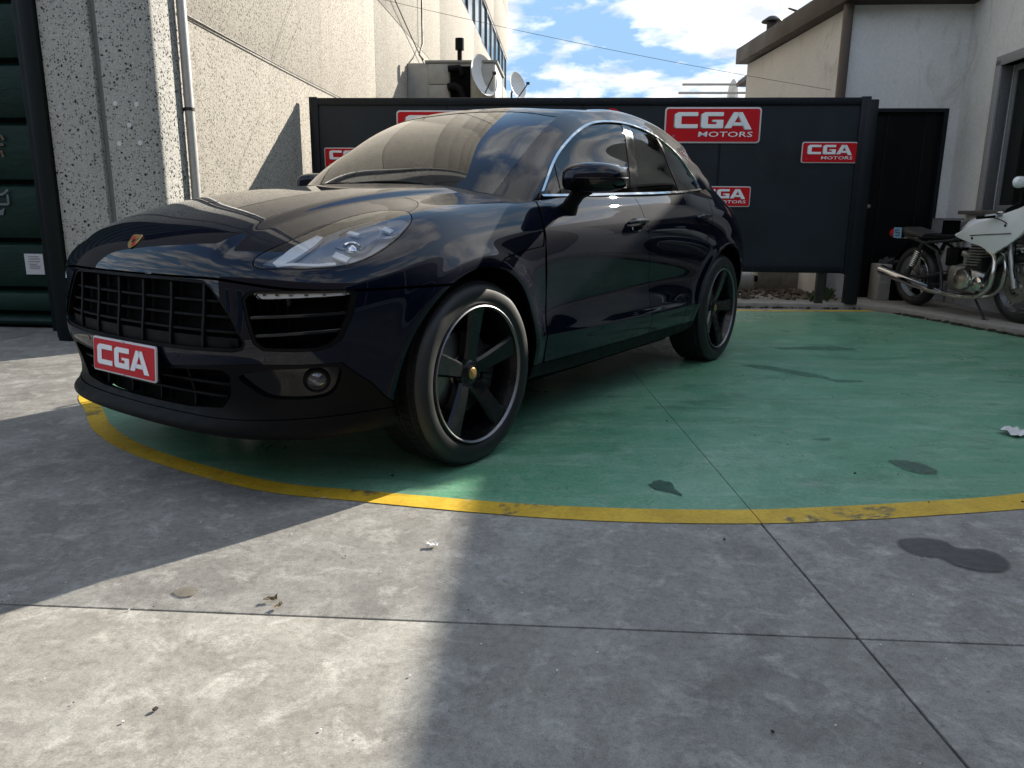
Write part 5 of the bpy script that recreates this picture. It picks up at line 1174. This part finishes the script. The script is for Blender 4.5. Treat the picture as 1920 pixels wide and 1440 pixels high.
# ---------------------------------------------------------------- motorcycle on the right (x forward, y to its left, z up)
WHITEPAINT = plain('white_enamel', (.82, .82, .81), .2, noise=.05, nscale=6, coat=.6)
ENGINE = plain('cast_engine_alloy', (.46, .44, .40), .42, .85, noise=.35, nscale=25)
OLDCHROME = plain('old_chrome', (.72, .70, .65), .22, 1, noise=.3, nscale=14)
def torus(mb, R0, r, c, n=40, k=12, sq=1):
    V = []; F = []
    for i in range(n):
        a = 2*math.pi*i/n
        for j in range(k):
            b = 2*math.pi*j/k; rr = R0+r*math.cos(b); V.append((c[0]+rr*math.cos(a), c[1]+r*sq*math.sin(b), c[2]+rr*math.sin(a)))
    for i in range(n):
        for j in range(k): F.append((i*k+j, ((i+1) % n)*k+j, ((i+1) % n)*k+(j+1) % k, i*k+(j+1) % k))
    mb.smooth = True; mb.add(V, F); mb.smooth = False; return mb
def loft(sections, n=16):
    """closed tube through (centre, half-width y, half-height z, exponent) sections across x"""
    V = []; F = []
    for (x, y, z, hw, hh, e) in sections:
        for k in range(n):
            a = 2*math.pi*k/n; ca, sa = math.cos(a), math.sin(a)
            V.append((x, y+hw*math.copysign(abs(ca)**e, ca), z+hh*math.copysign(abs(sa)**e, sa)))
    m = len(sections)
    for i in range(m-1):
        for k in range(n): F.append((i*n+k, i*n+(k+1) % n, (i+1)*n+(k+1) % n, (i+1)*n+k))
    F += [tuple(range(n))[::-1], tuple(range((m-1)*n, m*n))]
    mb = MB(); mb.smooth = True; mb.add(V, F); return mb
def wheel_bike(x, rad, wid, name):
    w = empty(name, (x, 0, rad), 0, moto)
    mb = MB(); torus(mb, rad-.055, .056, (0, 0, 0), 48, 12, wid/.112); mb.build('tyre', TYRE, w)
    mb = MB(); mb.lathe([(rad-.085, -.035), (rad-.10, -.045), (rad-.105, -.03), (rad-.125, 0), (rad-.105, .03), (rad-.10, .045), (rad-.085, .035)], 48, 'y'); rim = mb.build('rim', ALU, w, recalc=False)
    for k in range(5):
        a = 2*math.pi*k/5+.3
        for da in (-.14, .14):
            mb = MB(); p0 = Vector((.045*math.cos(a+da*2), 0, .045*math.sin(a+da*2))); p1 = Vector(((rad-.115)*math.cos(a+da*.6), 0, (rad-.115)*math.sin(a+da*.6))); mb.tube([p0, p1], [.014, .011], 8); mb.build('spoke', ALU, rim)
    mb = MB(); mb.lathe([(0, -.06), (.04, -.06), (.055, -.035), (.055, .035), (.04, .06), (0, .06)], 24, 'y'); mb.build('hub', ENGINE, w, recalc=False)
    for s in ((-1,) if name == 'rear_wheel' else (-1, 1)):
        mb = MB(); mb.lathe([(.075, s*.065), (.135, s*.065), (.135, s*.070), (.075, s*.070), (.075, s*.065)], 32, 'y'); mb.build('brake_disc', STEEL, w, recalc=False)
    return w
moto = empty('motorcycle'); 
tag(moto, 'white and black cafe racer motorcycle with chrome exhaust parked along the pale wall', 'motorcycle')
wheel_bike(0, .325, .125, 'rear_wheel'); wheel_bike(1.43, .325, .105, 'front_wheel')
mb = MB()
for s in (-1, 1):
    mb.tube([(0, s*.10, .325), (.28, s*.11, .34), (.50, s*.10, .40)], .022, 8)      # swing arm
    mb.tube([(.50, s*.10, .40), (.42, s*.12, .62), (.22, s*.12, .70), (-.12, s*.09, .76)], .016, 8)
    mb.tube([(.22, s*.12, .70), (.62, s*.10, .74), (1.0, s*.07, .86), (1.18, s*.03, .90)], .016, 8)
    mb.tube([(1.20, s*.03, .80), (1.12, s*.12, .42), (1.02, s*.14, .21), (.58, s*.14, .20), (.50, s*.11, .40)], .017, 8)
mb.tube([(1.17, 0, .95), (1.21, 0, .76)], .035, 10)
mb.build('frame', DARKSTEEL, moto)
for s in (-1, 1):
    mb = MB(); mb.tube([(.03, s*.135, .36), (.09, s*.135, .47), (.22, s*.135, .70)], [.022, .020, .022], 10); sh = mb.build('shock_absorber', DARKSTEEL, moto)
    mb = MB()
    for k in range(9):
        t = .30+.055*k; c = Vector((.03, s*.135, .36)).lerp(Vector((.22, s*.135, .70)), t); m_ = MB(); torus(m_, .033, .007, (0, 0, 0), 14, 6); d_ = Vector((.19, 0, .34)).normalized(); q_ = d_.to_track_quat('Y', 'Z').to_matrix(); mb.add([tuple(q_ @ Vector(v)+c) for v in m_.v], m_.f)
    mb.build('spring', OLDCHROME, sh)
# engine: crankcase, cylinders with fins, covers, carburettors
mb = loft([(.60, 0, .36, .10, .09, .7), (.66, 0, .37, .16, .14, .6), (.85, 0, .36, .18, .16, .6), (1.02, 0, .36, .17, .15, .6), (1.10, 0, .36, .10, .09, .7)]); eng = mb.build('engine', ENGINE, moto)
for k in range(8):
    z = .52+k*.027; c = .98+k*.013; mb = MB(); mb.box((c, 0, z), (.20, .40, .012)); mb.build('cooling_fin', ENGINE, eng)
mb = MB(); mb.box((1.035, 0, .60), (.15, .36, .24)); mb.build('cylinder', DARKSTEEL, eng); mb = MB(); mb.box((1.09, 0, .755), (.20, .38, .07)); mb.build('cylinder_head', ENGINE, eng, bevel=.02)
for s in (-1, 1):
    mb = MB(); mb.lathe([(0, s*.225), (.06, s*.224), (.095, s*.215), (.105, s*.19), (.105, s*.15)], 32, 'y', (.90, 0, .375)); mb.build('clutch_cover', OLDCHROME, eng, recalc=True)
    mb = MB(); mb.lathe([(0, s*.20), (.05, s*.20), (.07, s*.185), (.07, s*.15)], 24, 'y', (1.07, 0, .34)); mb.build('points_cover', OLDCHROME, eng, recalc=True)
    mb = MB(); mb.span((.55, s*.09, .48), (.72, s*.12, .66)); mb.build('side_cover', SATIN, moto, bevel=.02)
    for t in (.06, .15): mb = MB(); mb.tube([(.84, s*t, .62), (.92, s*t, .60), (.97, s*t, .60)], .032, 10); mb.tube([(.88, s*t, .60), (.88, s*t, .50)], .026, 10); mb.build('carburettor', ENGINE, eng)
# four headers into chrome silencers
for y, s in ((-.16, -1), (-.055, -1), (.055, 1), (.16, 1)):
    yy = y*1.25; mb = MB(); C = crv([(1.14, y, .66), (1.235, y, .60), (1.285, yy, .46), (1.25, yy, .32), (1.12, yy, .225), (.92, s*.19, .20), (.60, s*.20, .215)], 6); mb.tube(C, .021, 12); mb.build('exhaust_header', OLDCHROME, moto)
for s in (-1, 1):
    mb = MB(); C = [(.64, s*.20, .215), (.50, s*.205, .235), (.25, s*.215, .28), (-.05, s*.225, .335), (-.30, s*.23, .385)]; mb.tube(C, [.024, .040, .047, .052, .055], 20); mb.tube([(-.285, s*.23, .382), (-.31, s*.23, .387)], .042, 16); mb.build('silencer', CHROME, moto)
# seat hump, seat, tail, plate, lamp
mb = loft([(-.30, 0, .785, .05, .035, .8), (-.24, 0, .80, .10, .055, .75), (-.08, 0, .80, .12, .06, .75), (.10, 0, .775, .125, .04, .75), (.18, 0, .765, .12, .03, .75)]); mb.build('seat_hump', plain('dark_seat_vinyl', (.03, .028, .025), .5, noise=.2), moto)
mb = loft([(.10, 0, .755, .11, .03, .7), (.30, 0, .752, .125, .032, .7), (.55, 0, .755, .115, .034, .7), (.74, 0, .77, .085, .035, .7)]); mb.build('seat', SATIN, moto)
mb = MB(); mb.span((-.30, -.10, .735), (.70, -.085, .752)); mb.span((-.30, .085, .735), (.70, .10, .752)); mb.build('seat_rail', OLDCHROME, moto)
mb = MB(); mb.lathe([(0, -.40), (.045, -.393), (.062, -.35), (.062, -.28)], 20, 'x', (0, -.06, .785)); mb.build('tail_light', plain('red_lamp_glass', (.35, .012, .01), .15, coat=.5), moto)
mb = MB(); mb.box((-.27, -.095, .80), (.014, .012, .02)); mb.box((-.215, -.125, .795), (.125, .006, .115)); nb = mb.build('number_plate', plain('pale_blue_plate', (.16, .36, .50), .4), moto)
mb = MB(); stroke(mb, [(-.245, .825, -.180, .825), (-.245, .825, -.245, .797), (-.245, .797, -.180, .797), (-.180, .797, -.180, .765), (-.180, .765, -.245, .765)], .012, lambda x, y, z: (x, -.1285-z, y)); mb.build('plate_mark', plain('plate_print', (.03, .06, .12), .5), nb)
mb = MB(); V = []
for k in range(9): a = R(25+k*14); V += [(-.37*math.cos(a)*-1*-1*.95, y, .325+.385*math.sin(a)) for y in (-.07, .07)]
mb.add(V, [(2*i, 2*i+1, 2*i+3, 2*i+2) for i in range(8)]); mg = mb.build('rear_mudguard', SATIN, moto); mg.modifiers.new('t', 'SOLIDIFY').thickness = .006
# tank with knee scallop and white half fairing
mb = loft([(.68, 0, .80, .05, .04, .8), (.74, 0, .825, .13, .07, .75), (.85, 0, .865, .165, .10, .75), (1.0, 0, .885, .185, .115, .75), (1.15, 0, .895, .18, .11, .75), (1.24, 0, .905, .13, .08, .8), (1.27, 0, .905, .06, .04, .8)]); tk = mb.build('fuel_tank', WHITEPAINT, moto)
mb = MB(); mb.lathe([(0, .03), (.035, .028), (.04, .02), (.04, 0)], 20, 'z', (1.08, 0, .99)); mb.build('filler_cap', OLDCHROME, tk, recalc=False)
for s in (-1, 1):
    P = [(.72, .79), (.82, .84), (.98, .895), (1.20, .96), (1.48, 1.05), (1.60, 1.10), (1.62, .98), (1.55, .84), (1.44, .74), (1.32, .665), (1.27, .64), (1.13, .70), (.95, .735)]
    C = crv(P, 5, True); cy = lambda x, z: s*(.175+.05*math.sin(min(max((x-.73)/.9, 0), 1)*math.pi)-.10*max(z-.95, 0))
    mb = MB(); V = [(x, cy(x, z), z) for x, z in C]; V2 = [(x, cy(x, z)-s*.03, z) for x, z in C]; n_ = len(C); mb.add(V+V2, [tuple(range(n_)), tuple(range(n_, 2*n_))]+[(i, (i+1) % n_, n_+(i+1) % n_, n_+i) for i in range(n_)]); fa = mb.build('fairing_panel', WHITEPAINT, moto, bevel=.008)
    mb = MB(); mb.tube([(.97, cy(.97, .80)+s*.004, .80), (1.2, cy(1.2, .82)+s*.006, .815), (1.45, cy(1.45, .83)+s*.004, .83)], .004, 6); mb.build('pinstripe', SATIN, fa)
    for x, z in ((1.0, .775), (1.38, .90)): mb = MB(); mb.lathe([(0, s*.006), (.010, s*.004), (.012, 0)], 12, 'y', (x, cy(x, z), z)); mb.build('fixing_bolt', MATBLK, fa, recalc=True)
mb = loft([(1.56, 0, 1.06, .20, .10, .8), (1.66, 0, 1.05, .17, .11, .8), (1.74, 0, 1.03, .10, .07, .85), (1.77, 0, 1.03, .03, .02, .9)]); mb.build('nose_fairing', WHITEPAINT, moto)
mb = MB(); mb.lathe([(0, 1.785), (.06, 1.78), (.08, 1.765), (.085, 1.70)], 24, 'x', (0, 0, 1.03)); mb.build('headlamp', CHROME, moto, recalc=False)
# fork, bars, lever, mirrors
mb = MB()
for s in (-1, 1): mb.tube([(1.43, s*.09, .325), (1.35, s*.09, .62), (1.25, s*.09, .98)], [.027, .025, .018], 12)
mb.build('front_fork', ALU, moto)
for s in (-1, 1):
    mb = MB(); mb.tube([(1.26, s*.10, .97), (1.30, s*.20, .99), (1.25, s*.30, .985)], .011, 8); hb = mb.build('handlebar', CHROME, moto)
    mb = MB(); mb.tube([(1.28, s*.24, .985), (1.21, s*.37, .975)], .018, 10); mb.build('grip', SATIN, hb)
    mb = MB(); mb.tube([(1.33, s*.21, 1.0), (1.35, s*.30, 1.0), (1.31, s*.37, .99)], .007, 6); mb.box((1.31, s*.215, 1.0), (.05, .03, .03)); mb.build('lever', ALU, hb)
    mb = MB(); mb.tube([(1.50, s*.20, 1.08), (1.60, s*.30, 1.20), (1.66, s*.33, 1.24)], .007, 6); mr = mb.build('mirror_stalk', SATIN, moto)
    mb = loft([(1.62, s*.35, 1.275, .02, .015, .8), (1.64, s*.35, 1.275, .075, .05, .8), (1.675, s*.35, 1.275, .06, .04, .8), (1.69, s*.35, 1.275, .02, .014, .8)]); mb.build('mirror_head', WHITEPAINT, mr)
mb = MB(); mb.tube([(.98, .13, .22), (1.06, .20, .10), (1.10, .25, .0)], .011, 8); mb.tube([(1.0, -.12, .20), (1.10, -.13, .09), (1.19, -.15, .0)], .011, 8); mb.box((1.19, -.15, .005), (.07, .03, .01)); mb.build('stand', DARKSTEEL, moto)
mb = MB(); mb.lathe([(0, 0), (.03, 0), (.03, .1), (0, .1)], 10, 'y', (.52, -.25, .27)); mb.tube([(.52, -.25, .27), (.52, -.15, .27)], .01, 6); mb.build('footrest', RUBBER, moto)
mb = loft([(1.18, 0, 1.02, .05, .03, .8), (1.30, 0, 1.07, .05, .035, .8), (1.33, 0, 1.08, .05, .035, .8)]); mb.build('instruments', SATIN, moto)
for C in ([(1.22, -.26, .985), (1.38, -.22, .93), (1.36, -.08, .80), (1.15, -.05, .74)], [(1.22, .26, .985), (1.40, .18, .95), (1.38, .05, .80), (1.0, .05, .70)], [(1.33, -.21, .99), (1.45, -.16, .80), (1.42, -.11, .52), (1.44, -.10, .42)]):
    mb = MB(); mb.tube(crv(C, 6), .005, 6); mb.build('control_cable', SATIN, moto)
mb = MB()
for k in range(30):
    for z0, z1 in ((.375, .41), (.285, .32)): mb.box((.02+k*.020, .085, z0+(z1-z0)*k/29), (.014, .012, .016))
tag(mb.build('drive_chain', STEEL, moto), kind='stuff')
mb = MB(); mb.box((.62, 0, .58), (.22, .16, .16)); mb.build('battery_box', SATIN, moto, bevel=.01)
# a short mudguard over the front wheel
mb = MB(); V = []
for k in range(9): a = R(35+k*14); V += [(1.43+.37*math.cos(a), y, .325+.37*math.sin(a)) for y in (-.06, .06)]
mb.add(V, [(2*i, 2*i+1, 2*i+3, 2*i+2) for i in range(8)]); mg = mb.build('front_mudguard', WHITEPAINT, moto); mg.modifiers.new('t', 'SOLIDIFY').thickness = .005
moto.matrix_world = Matrix.Translation((4.4964, 8.3511, .06)) @ Matrix.Rotation(R(-80.64), 4, 'Z') @ Matrix.Rotation(R(2.5), 4, 'X')

# ---- odds and ends round the yard
def ything(name, u, v, z, label, cat, group=None):
    o = yroot(name, u, v, z); tag(o, label, cat, group); return o
t = ything('battery_case', 6.68, 3.72, .06, 'dark box with a pale end panel and grey rag, standing before the black door', 'box')
mb = MB(); mb.span((.16, 0, 0), (.50, .26, .40)); mb.build('case_body', MATBLK, t, bevel=.012)
mb = MB(); mb.span((0, 0, 0), (.155, .26, .42)); mb.build('end_panel', plain('aged_white_panel', (.42, .40, .35), .6, noise=.3), t, bevel=.015)
mb = MB(); mb.span((.025, -.004, .03), (.13, 0, .20)); mb.span((.025, -.004, .23), (.13, 0, .36)); mb.build('panel_recess', plain('aged_recess', (.30, .28, .25), .7), t)
mb = MB(); mb.tube([(.25, .05, .40), (.25, .06, .44), (.38, .06, .44), (.38, .05, .40)], .012, 8); mb.build('carry_handle', SATIN, t)
mb = MB()
for k in range(40): mb.box((.20+rng.normal(0, .05), .12+rng.normal(0, .05), .43+abs(rng.normal(0, .025))), (.05, .04, .02), Matrix.Rotation(rng.random()*3, 3, Vector(rng.normal(0, 1, 3)).normalized()))
tag(mb.build('rag', plain('grey_rag', (.10, .10, .10), .95, noise=.5)), kind='stuff'); bpy.data.objects['rag'].parent = t
t = ything('white_jerrycan', 5.28, 4.55, .06, 'dirty white plastic canister lying under the hoarding beside the rear of the car', 'canister')
mb = loft([(-.22, 0, .14, .05, .08, .7), (-.18, 0, .14, .12, .13, .65), (.12, 0, .14, .12, .13, .65), (.17, 0, .14, .06, .07, .7)]); mb.build('canister_body', WHITEP, t)
mb = MB(); mb.lathe([(.04, .0), (.04, .05), (0, .05)], 16, 'x', (.17, 0, .17)); mb.lathe([(0, -.13), (.04, -.128), (.045, -.118)], 14, 'y', (-.10, 0, .15)); mb.build('cap', SATIN, t)
t = ything('tool_tray', 7.30, 3.55, .06, 'black box on a pale metal stand behind the motorcycle seat', 'stand')
mb = MB()
for a in (-.13, .13):
    for b in (-.1, .1): mb.tube([(a, b, 0), (a, b, .74)], .012, 6)
mb.span((-.16, -.13, .74), (.16, .13, .77)); mb.build('stand_frame', ALU, t)
tb = ything('black_box', 7.30, 3.55, .832, 'small black box with pale rim resting on the pale metal stand behind the motorcycle', 'box')
mb = MB(); mb.span((-.10, -.10, 0), (.10, .10, .16)); mb.build('box_body', MATBLK, tb, bevel=.01)
mb = MB(); mb.span((-.12, -.115, .02), (-.104, .10, .18)); mb.span((-.12, -.115, .163), (.12, .10, .18)); mb.build('rim', WFRAME, tb)
# stones and rubble under the hoarding
PLINTH = plain('old_concrete_block', (.30, .27, .235), .9, noise=.4, nscale=12, bump=.5)
for k, (u, w, h) in enumerate(((4.3, .5, .26), (5.72, .34, .30), (6.02, .36, .28), (5.45, .22, .2))):
    t = ything('concrete_block', u, 4.75, .055, ['mossy concrete block under the hoarding, hidden behind the car', 'broad weathered block under the hoarding left of the leg', 'pale block under the hoarding right of its leg', 'short weathered block under the hoarding next to the white canister'][k], 'block', 'blocks under the hoarding')
    mb = MB(); mb.span((-w/2, 0, 0), (w/2, .25, h)); o = mb.build('block_body', PLINTH, t, bevel=.02)
mb = MB()
for k in range(420):
    u = 4.2+rng.random()*2.1; v = 3.6+rng.random()*1.1; q = YM @ Vector((u, v, .06)); r = .012+.035*rng.random()**2
    mb.box((q.x, q.y, .06+r*.3), (r*2, r*1.6, r*1.1), Matrix.Rotation(rng.random()*6, 3, Vector(rng.normal(0, 1, 3)).normalized()))
tag(mb.build('rubble', DIRT), kind='stuff')
LEAF = plain('weed_leaf', (.055, .095, .03), .6, noise=.4, nscale=40)
def weed(u, v, n, h, label):
    t = ything('weed', u, v, .06, label, 'weed', 'weeds under the hoarding')
    mb = MB()
    for k in range(n):
        a = rng.random()*6.28; L = h*(.5+.6*rng.random()); b = Vector((math.cos(a), math.sin(a), 0)); tip = b*L*.6+Vector((0, 0, L)); mid = b*L*.35+Vector((0, 0, L*.75)); s_ = Vector((-b.y, b.x, 0))*(.012+.012*rng.random())
        mb.add([b*.01, mid+s_, tip, mid-s_], [(0, 1, 2, 3)])
    mb.build('leaf_tuft', LEAF, t)
weed(6.05, 3.5, 60, .16, 'green weed tuft at the foot of the hoarding leg'); weed(5.85, 3.45, 30, .09, 'low weed sprig just left of the hoarding leg')
# litter
PAPER = plain('crumpled_paper', (.68, .68, .66), .8, noise=.2)
def scrap(name, x, y, s, ang, mat, label, cat, crump=.02):
    bm = bmesh.new(); bmesh.ops.create_grid(bm, x_segments=5, y_segments=4, size=.5)
    for v in bm.verts: v.co = Vector((v.co.x*s[0]+rng.normal(0, s[0]*.03), v.co.y*s[1]+rng.normal(0, s[1]*.03), .006+abs(rng.normal(0, crump))))
    me = bpy.data.meshes.new(name); bm.to_mesh(me); bm.free(); me.materials.append(mat); o = bpy.data.objects.new(name, me); link(o); o.location = (x, y, .002); o.rotation_euler = (0, 0, ang); tag(o, label, cat); return o
scrap('paper_scrap', 2.40, 3.42, (.13, .10), .4, PAPER, 'crumpled white paper on the green floor at the right edge of the picture', 'paper', .018)
scrap('paper_scrap', -.24, 2.13, (.035, .02), .1, PAPER, 'tiny white scrap on the grey concrete just in front of the yellow line', 'paper', .003)
DRY = plain('dry_leaf', (.15, .11, .06), .8, noise=.3)
scrap('dry_leaf', -.63, 1.79, (.034, .016), .2, DRY, 'curled brown leaf lying on the joint between the concrete slabs', 'leaf', .005)
scrap('dry_leaf', -.60, 1.755, (.022, .014), .9, DRY, 'small brown leaf crumb just in front of the joint beside the curled leaf', 'leaf', .004)
CRUMB = plain('dark_crumb', (.03, .027, .025), .9)
mb = MB()
for k in range(60):
    x = -2.2+4.6*rng.random(); y = 1.0+3.8*rng.random()**1.3; r = .0015+.0035*rng.random()**3; mb.box((x, y, .004+r*.4), (r*2, r*1.5, r), Matrix.Rotation(rng.random()*6, 3, 'Z'))
tag(mb.build('grit', CRUMB), kind='stuff')
mb = MB()
for k in range(60):
    x = -2.0+4.2*rng.random(); y = 1.0+2.4*rng.random(); r = .0012+.0014*rng.random(); mb.box((x, y, .004), (r*2, r*1.6, r), Matrix.Rotation(rng.random()*6, 3, 'Z'))
tag(mb.build('pale_grit', PAPER), kind='stuff')
# cables
def cable(name, a, b, sag, r, label):
    a, b = YM @ Vector(a), YM @ Vector(b); pts = []
    for k in range(33): t = k/32; p = a.lerp(b, t); p.z -= sag*4*t*(1-t); pts.append(p)
    mb = MB(); mb.tube(pts, r, 6); o = mb.build(name, CABLE); tag(o, label, 'cable'); return o
cable('overhead_cable', (.06, 4.0, 3.62), (6.10, 4.25, 2.48), .06, .0024, 'thin overhead cable crossing the sky from the left wall to the brown downpipe')
cable('wall_cable', (.045, .62, 2.49), (.045, 4.9, 2.475), .012, .007, 'dark cable running level along the left wall from the drainpipe')
cable('wall_cable', (.045, 3.45, 3.45), (.045, 2.5, 2.52), -.04, .003, 'thin slack cable hanging down the speckled wall above the hoarding end')
cable('wall_cable', (.08, 6.9, 4.75), (.08, 10.7, 3.95), .03, .012, 'dark cable slanting down the left wall to the plant housing')
mb = MB(); mb.tube([YM @ Vector(q) for q in ((.09, 10.4, 14), (.09, 10.4, 4.3), (.12, 9.9, 4.0), (.3, 9.3, 3.8))], .018, 8); tag(mb.build('wall_cable', CABLE), 'upright dark cable above the plant housing on the left wall', 'cable')
# tree beyond the right-hand roof
def tree(x, y, h, cr, label, nleaf=5200):
    t = empty('tree', (x, y, 0)); tag(t, label, 'tree')
    mb = MB(); mb.tube([(0, 0, 0), (.1, 0, h*.35), (0, .1, h*.62), (.05, .05, h*.85)], [.26, .19, .12, .05], 10)
    for k in range(9):
        a = rng.random()*6.28; z0 = h*(.4+.4*rng.random()); L = cr*(.6+.4*rng.random()); mb.tube([(0, 0, z0), (math.cos(a)*L*.5, math.sin(a)*L*.5, z0+L*.35), (math.cos(a)*L, math.sin(a)*L, z0+L*.5)], [.08, .05, .02], 6)
    mb.build('trunk', plain('bark', (.10, .08, .06), .9, noise=.4), t)
    cl = [(Vector(rng.normal(0, .42, 3))*cr+Vector((0, 0, h*.8)), cr*(.22+.2*rng.random())) for _ in range(26)]
    V = []; F = []
    for k in range(nleaf):
        c, r = cl[int(rng.integers(len(cl)))]; d = Vector(rng.normal(0, 1, 3)).normalized(); p = c+d*r*(rng.random()**.4); a = Vector(rng.normal(0, 1, 3)).normalized(); b = a.orthogonal().normalized(); s_ = .05+.06*rng.random()
        i = len(V); V += [p-a*s_, p+b*s_*.5, p+a*s_, p-b*s_*.5]; F.append((i, i+1, i+2, i+3))
    mb = MB(); mb.add(V, F); lf = NT('tree_leaf'); lf.set(color=lf.mix(lf.noise(1.5, 3), (.03, .055, .014), (.07, .11, .03)), rough=.6)
    mb.build('crown', lf.m, t, recalc=False)
tree(8.0, 19.6, 8.6, 1.7, 'green leafy tree rising behind the brown roof edge')
# added building behind the viewer, unseen, dark to tone down reflections and skylight
ob = empty('added_opposite_building', (0, -11, 0)); tag(ob, 'plain dark rendered building added out of view behind the viewer, darkening the reflections', 'building')
mb = MB(); mb.span((-30, -8, 0), (30, 0, 8.5)); mb.build('wall', mat_render('dull_render', (.06, .054, .046), (.03, .028, .025)), ob)
for k in range(9):
    mb = MB(); mb.span((-26+k*6, 0.005, 1.0), (-23.4+k*6, .05, 3.2)); w = mb.build('window', WFRAME, ob)
    mb = MB(); mb.span((-25.9+k*6, .051, 1.1), (-23.5+k*6, .06, 3.1)); mb.build('pane', WINDK, w)
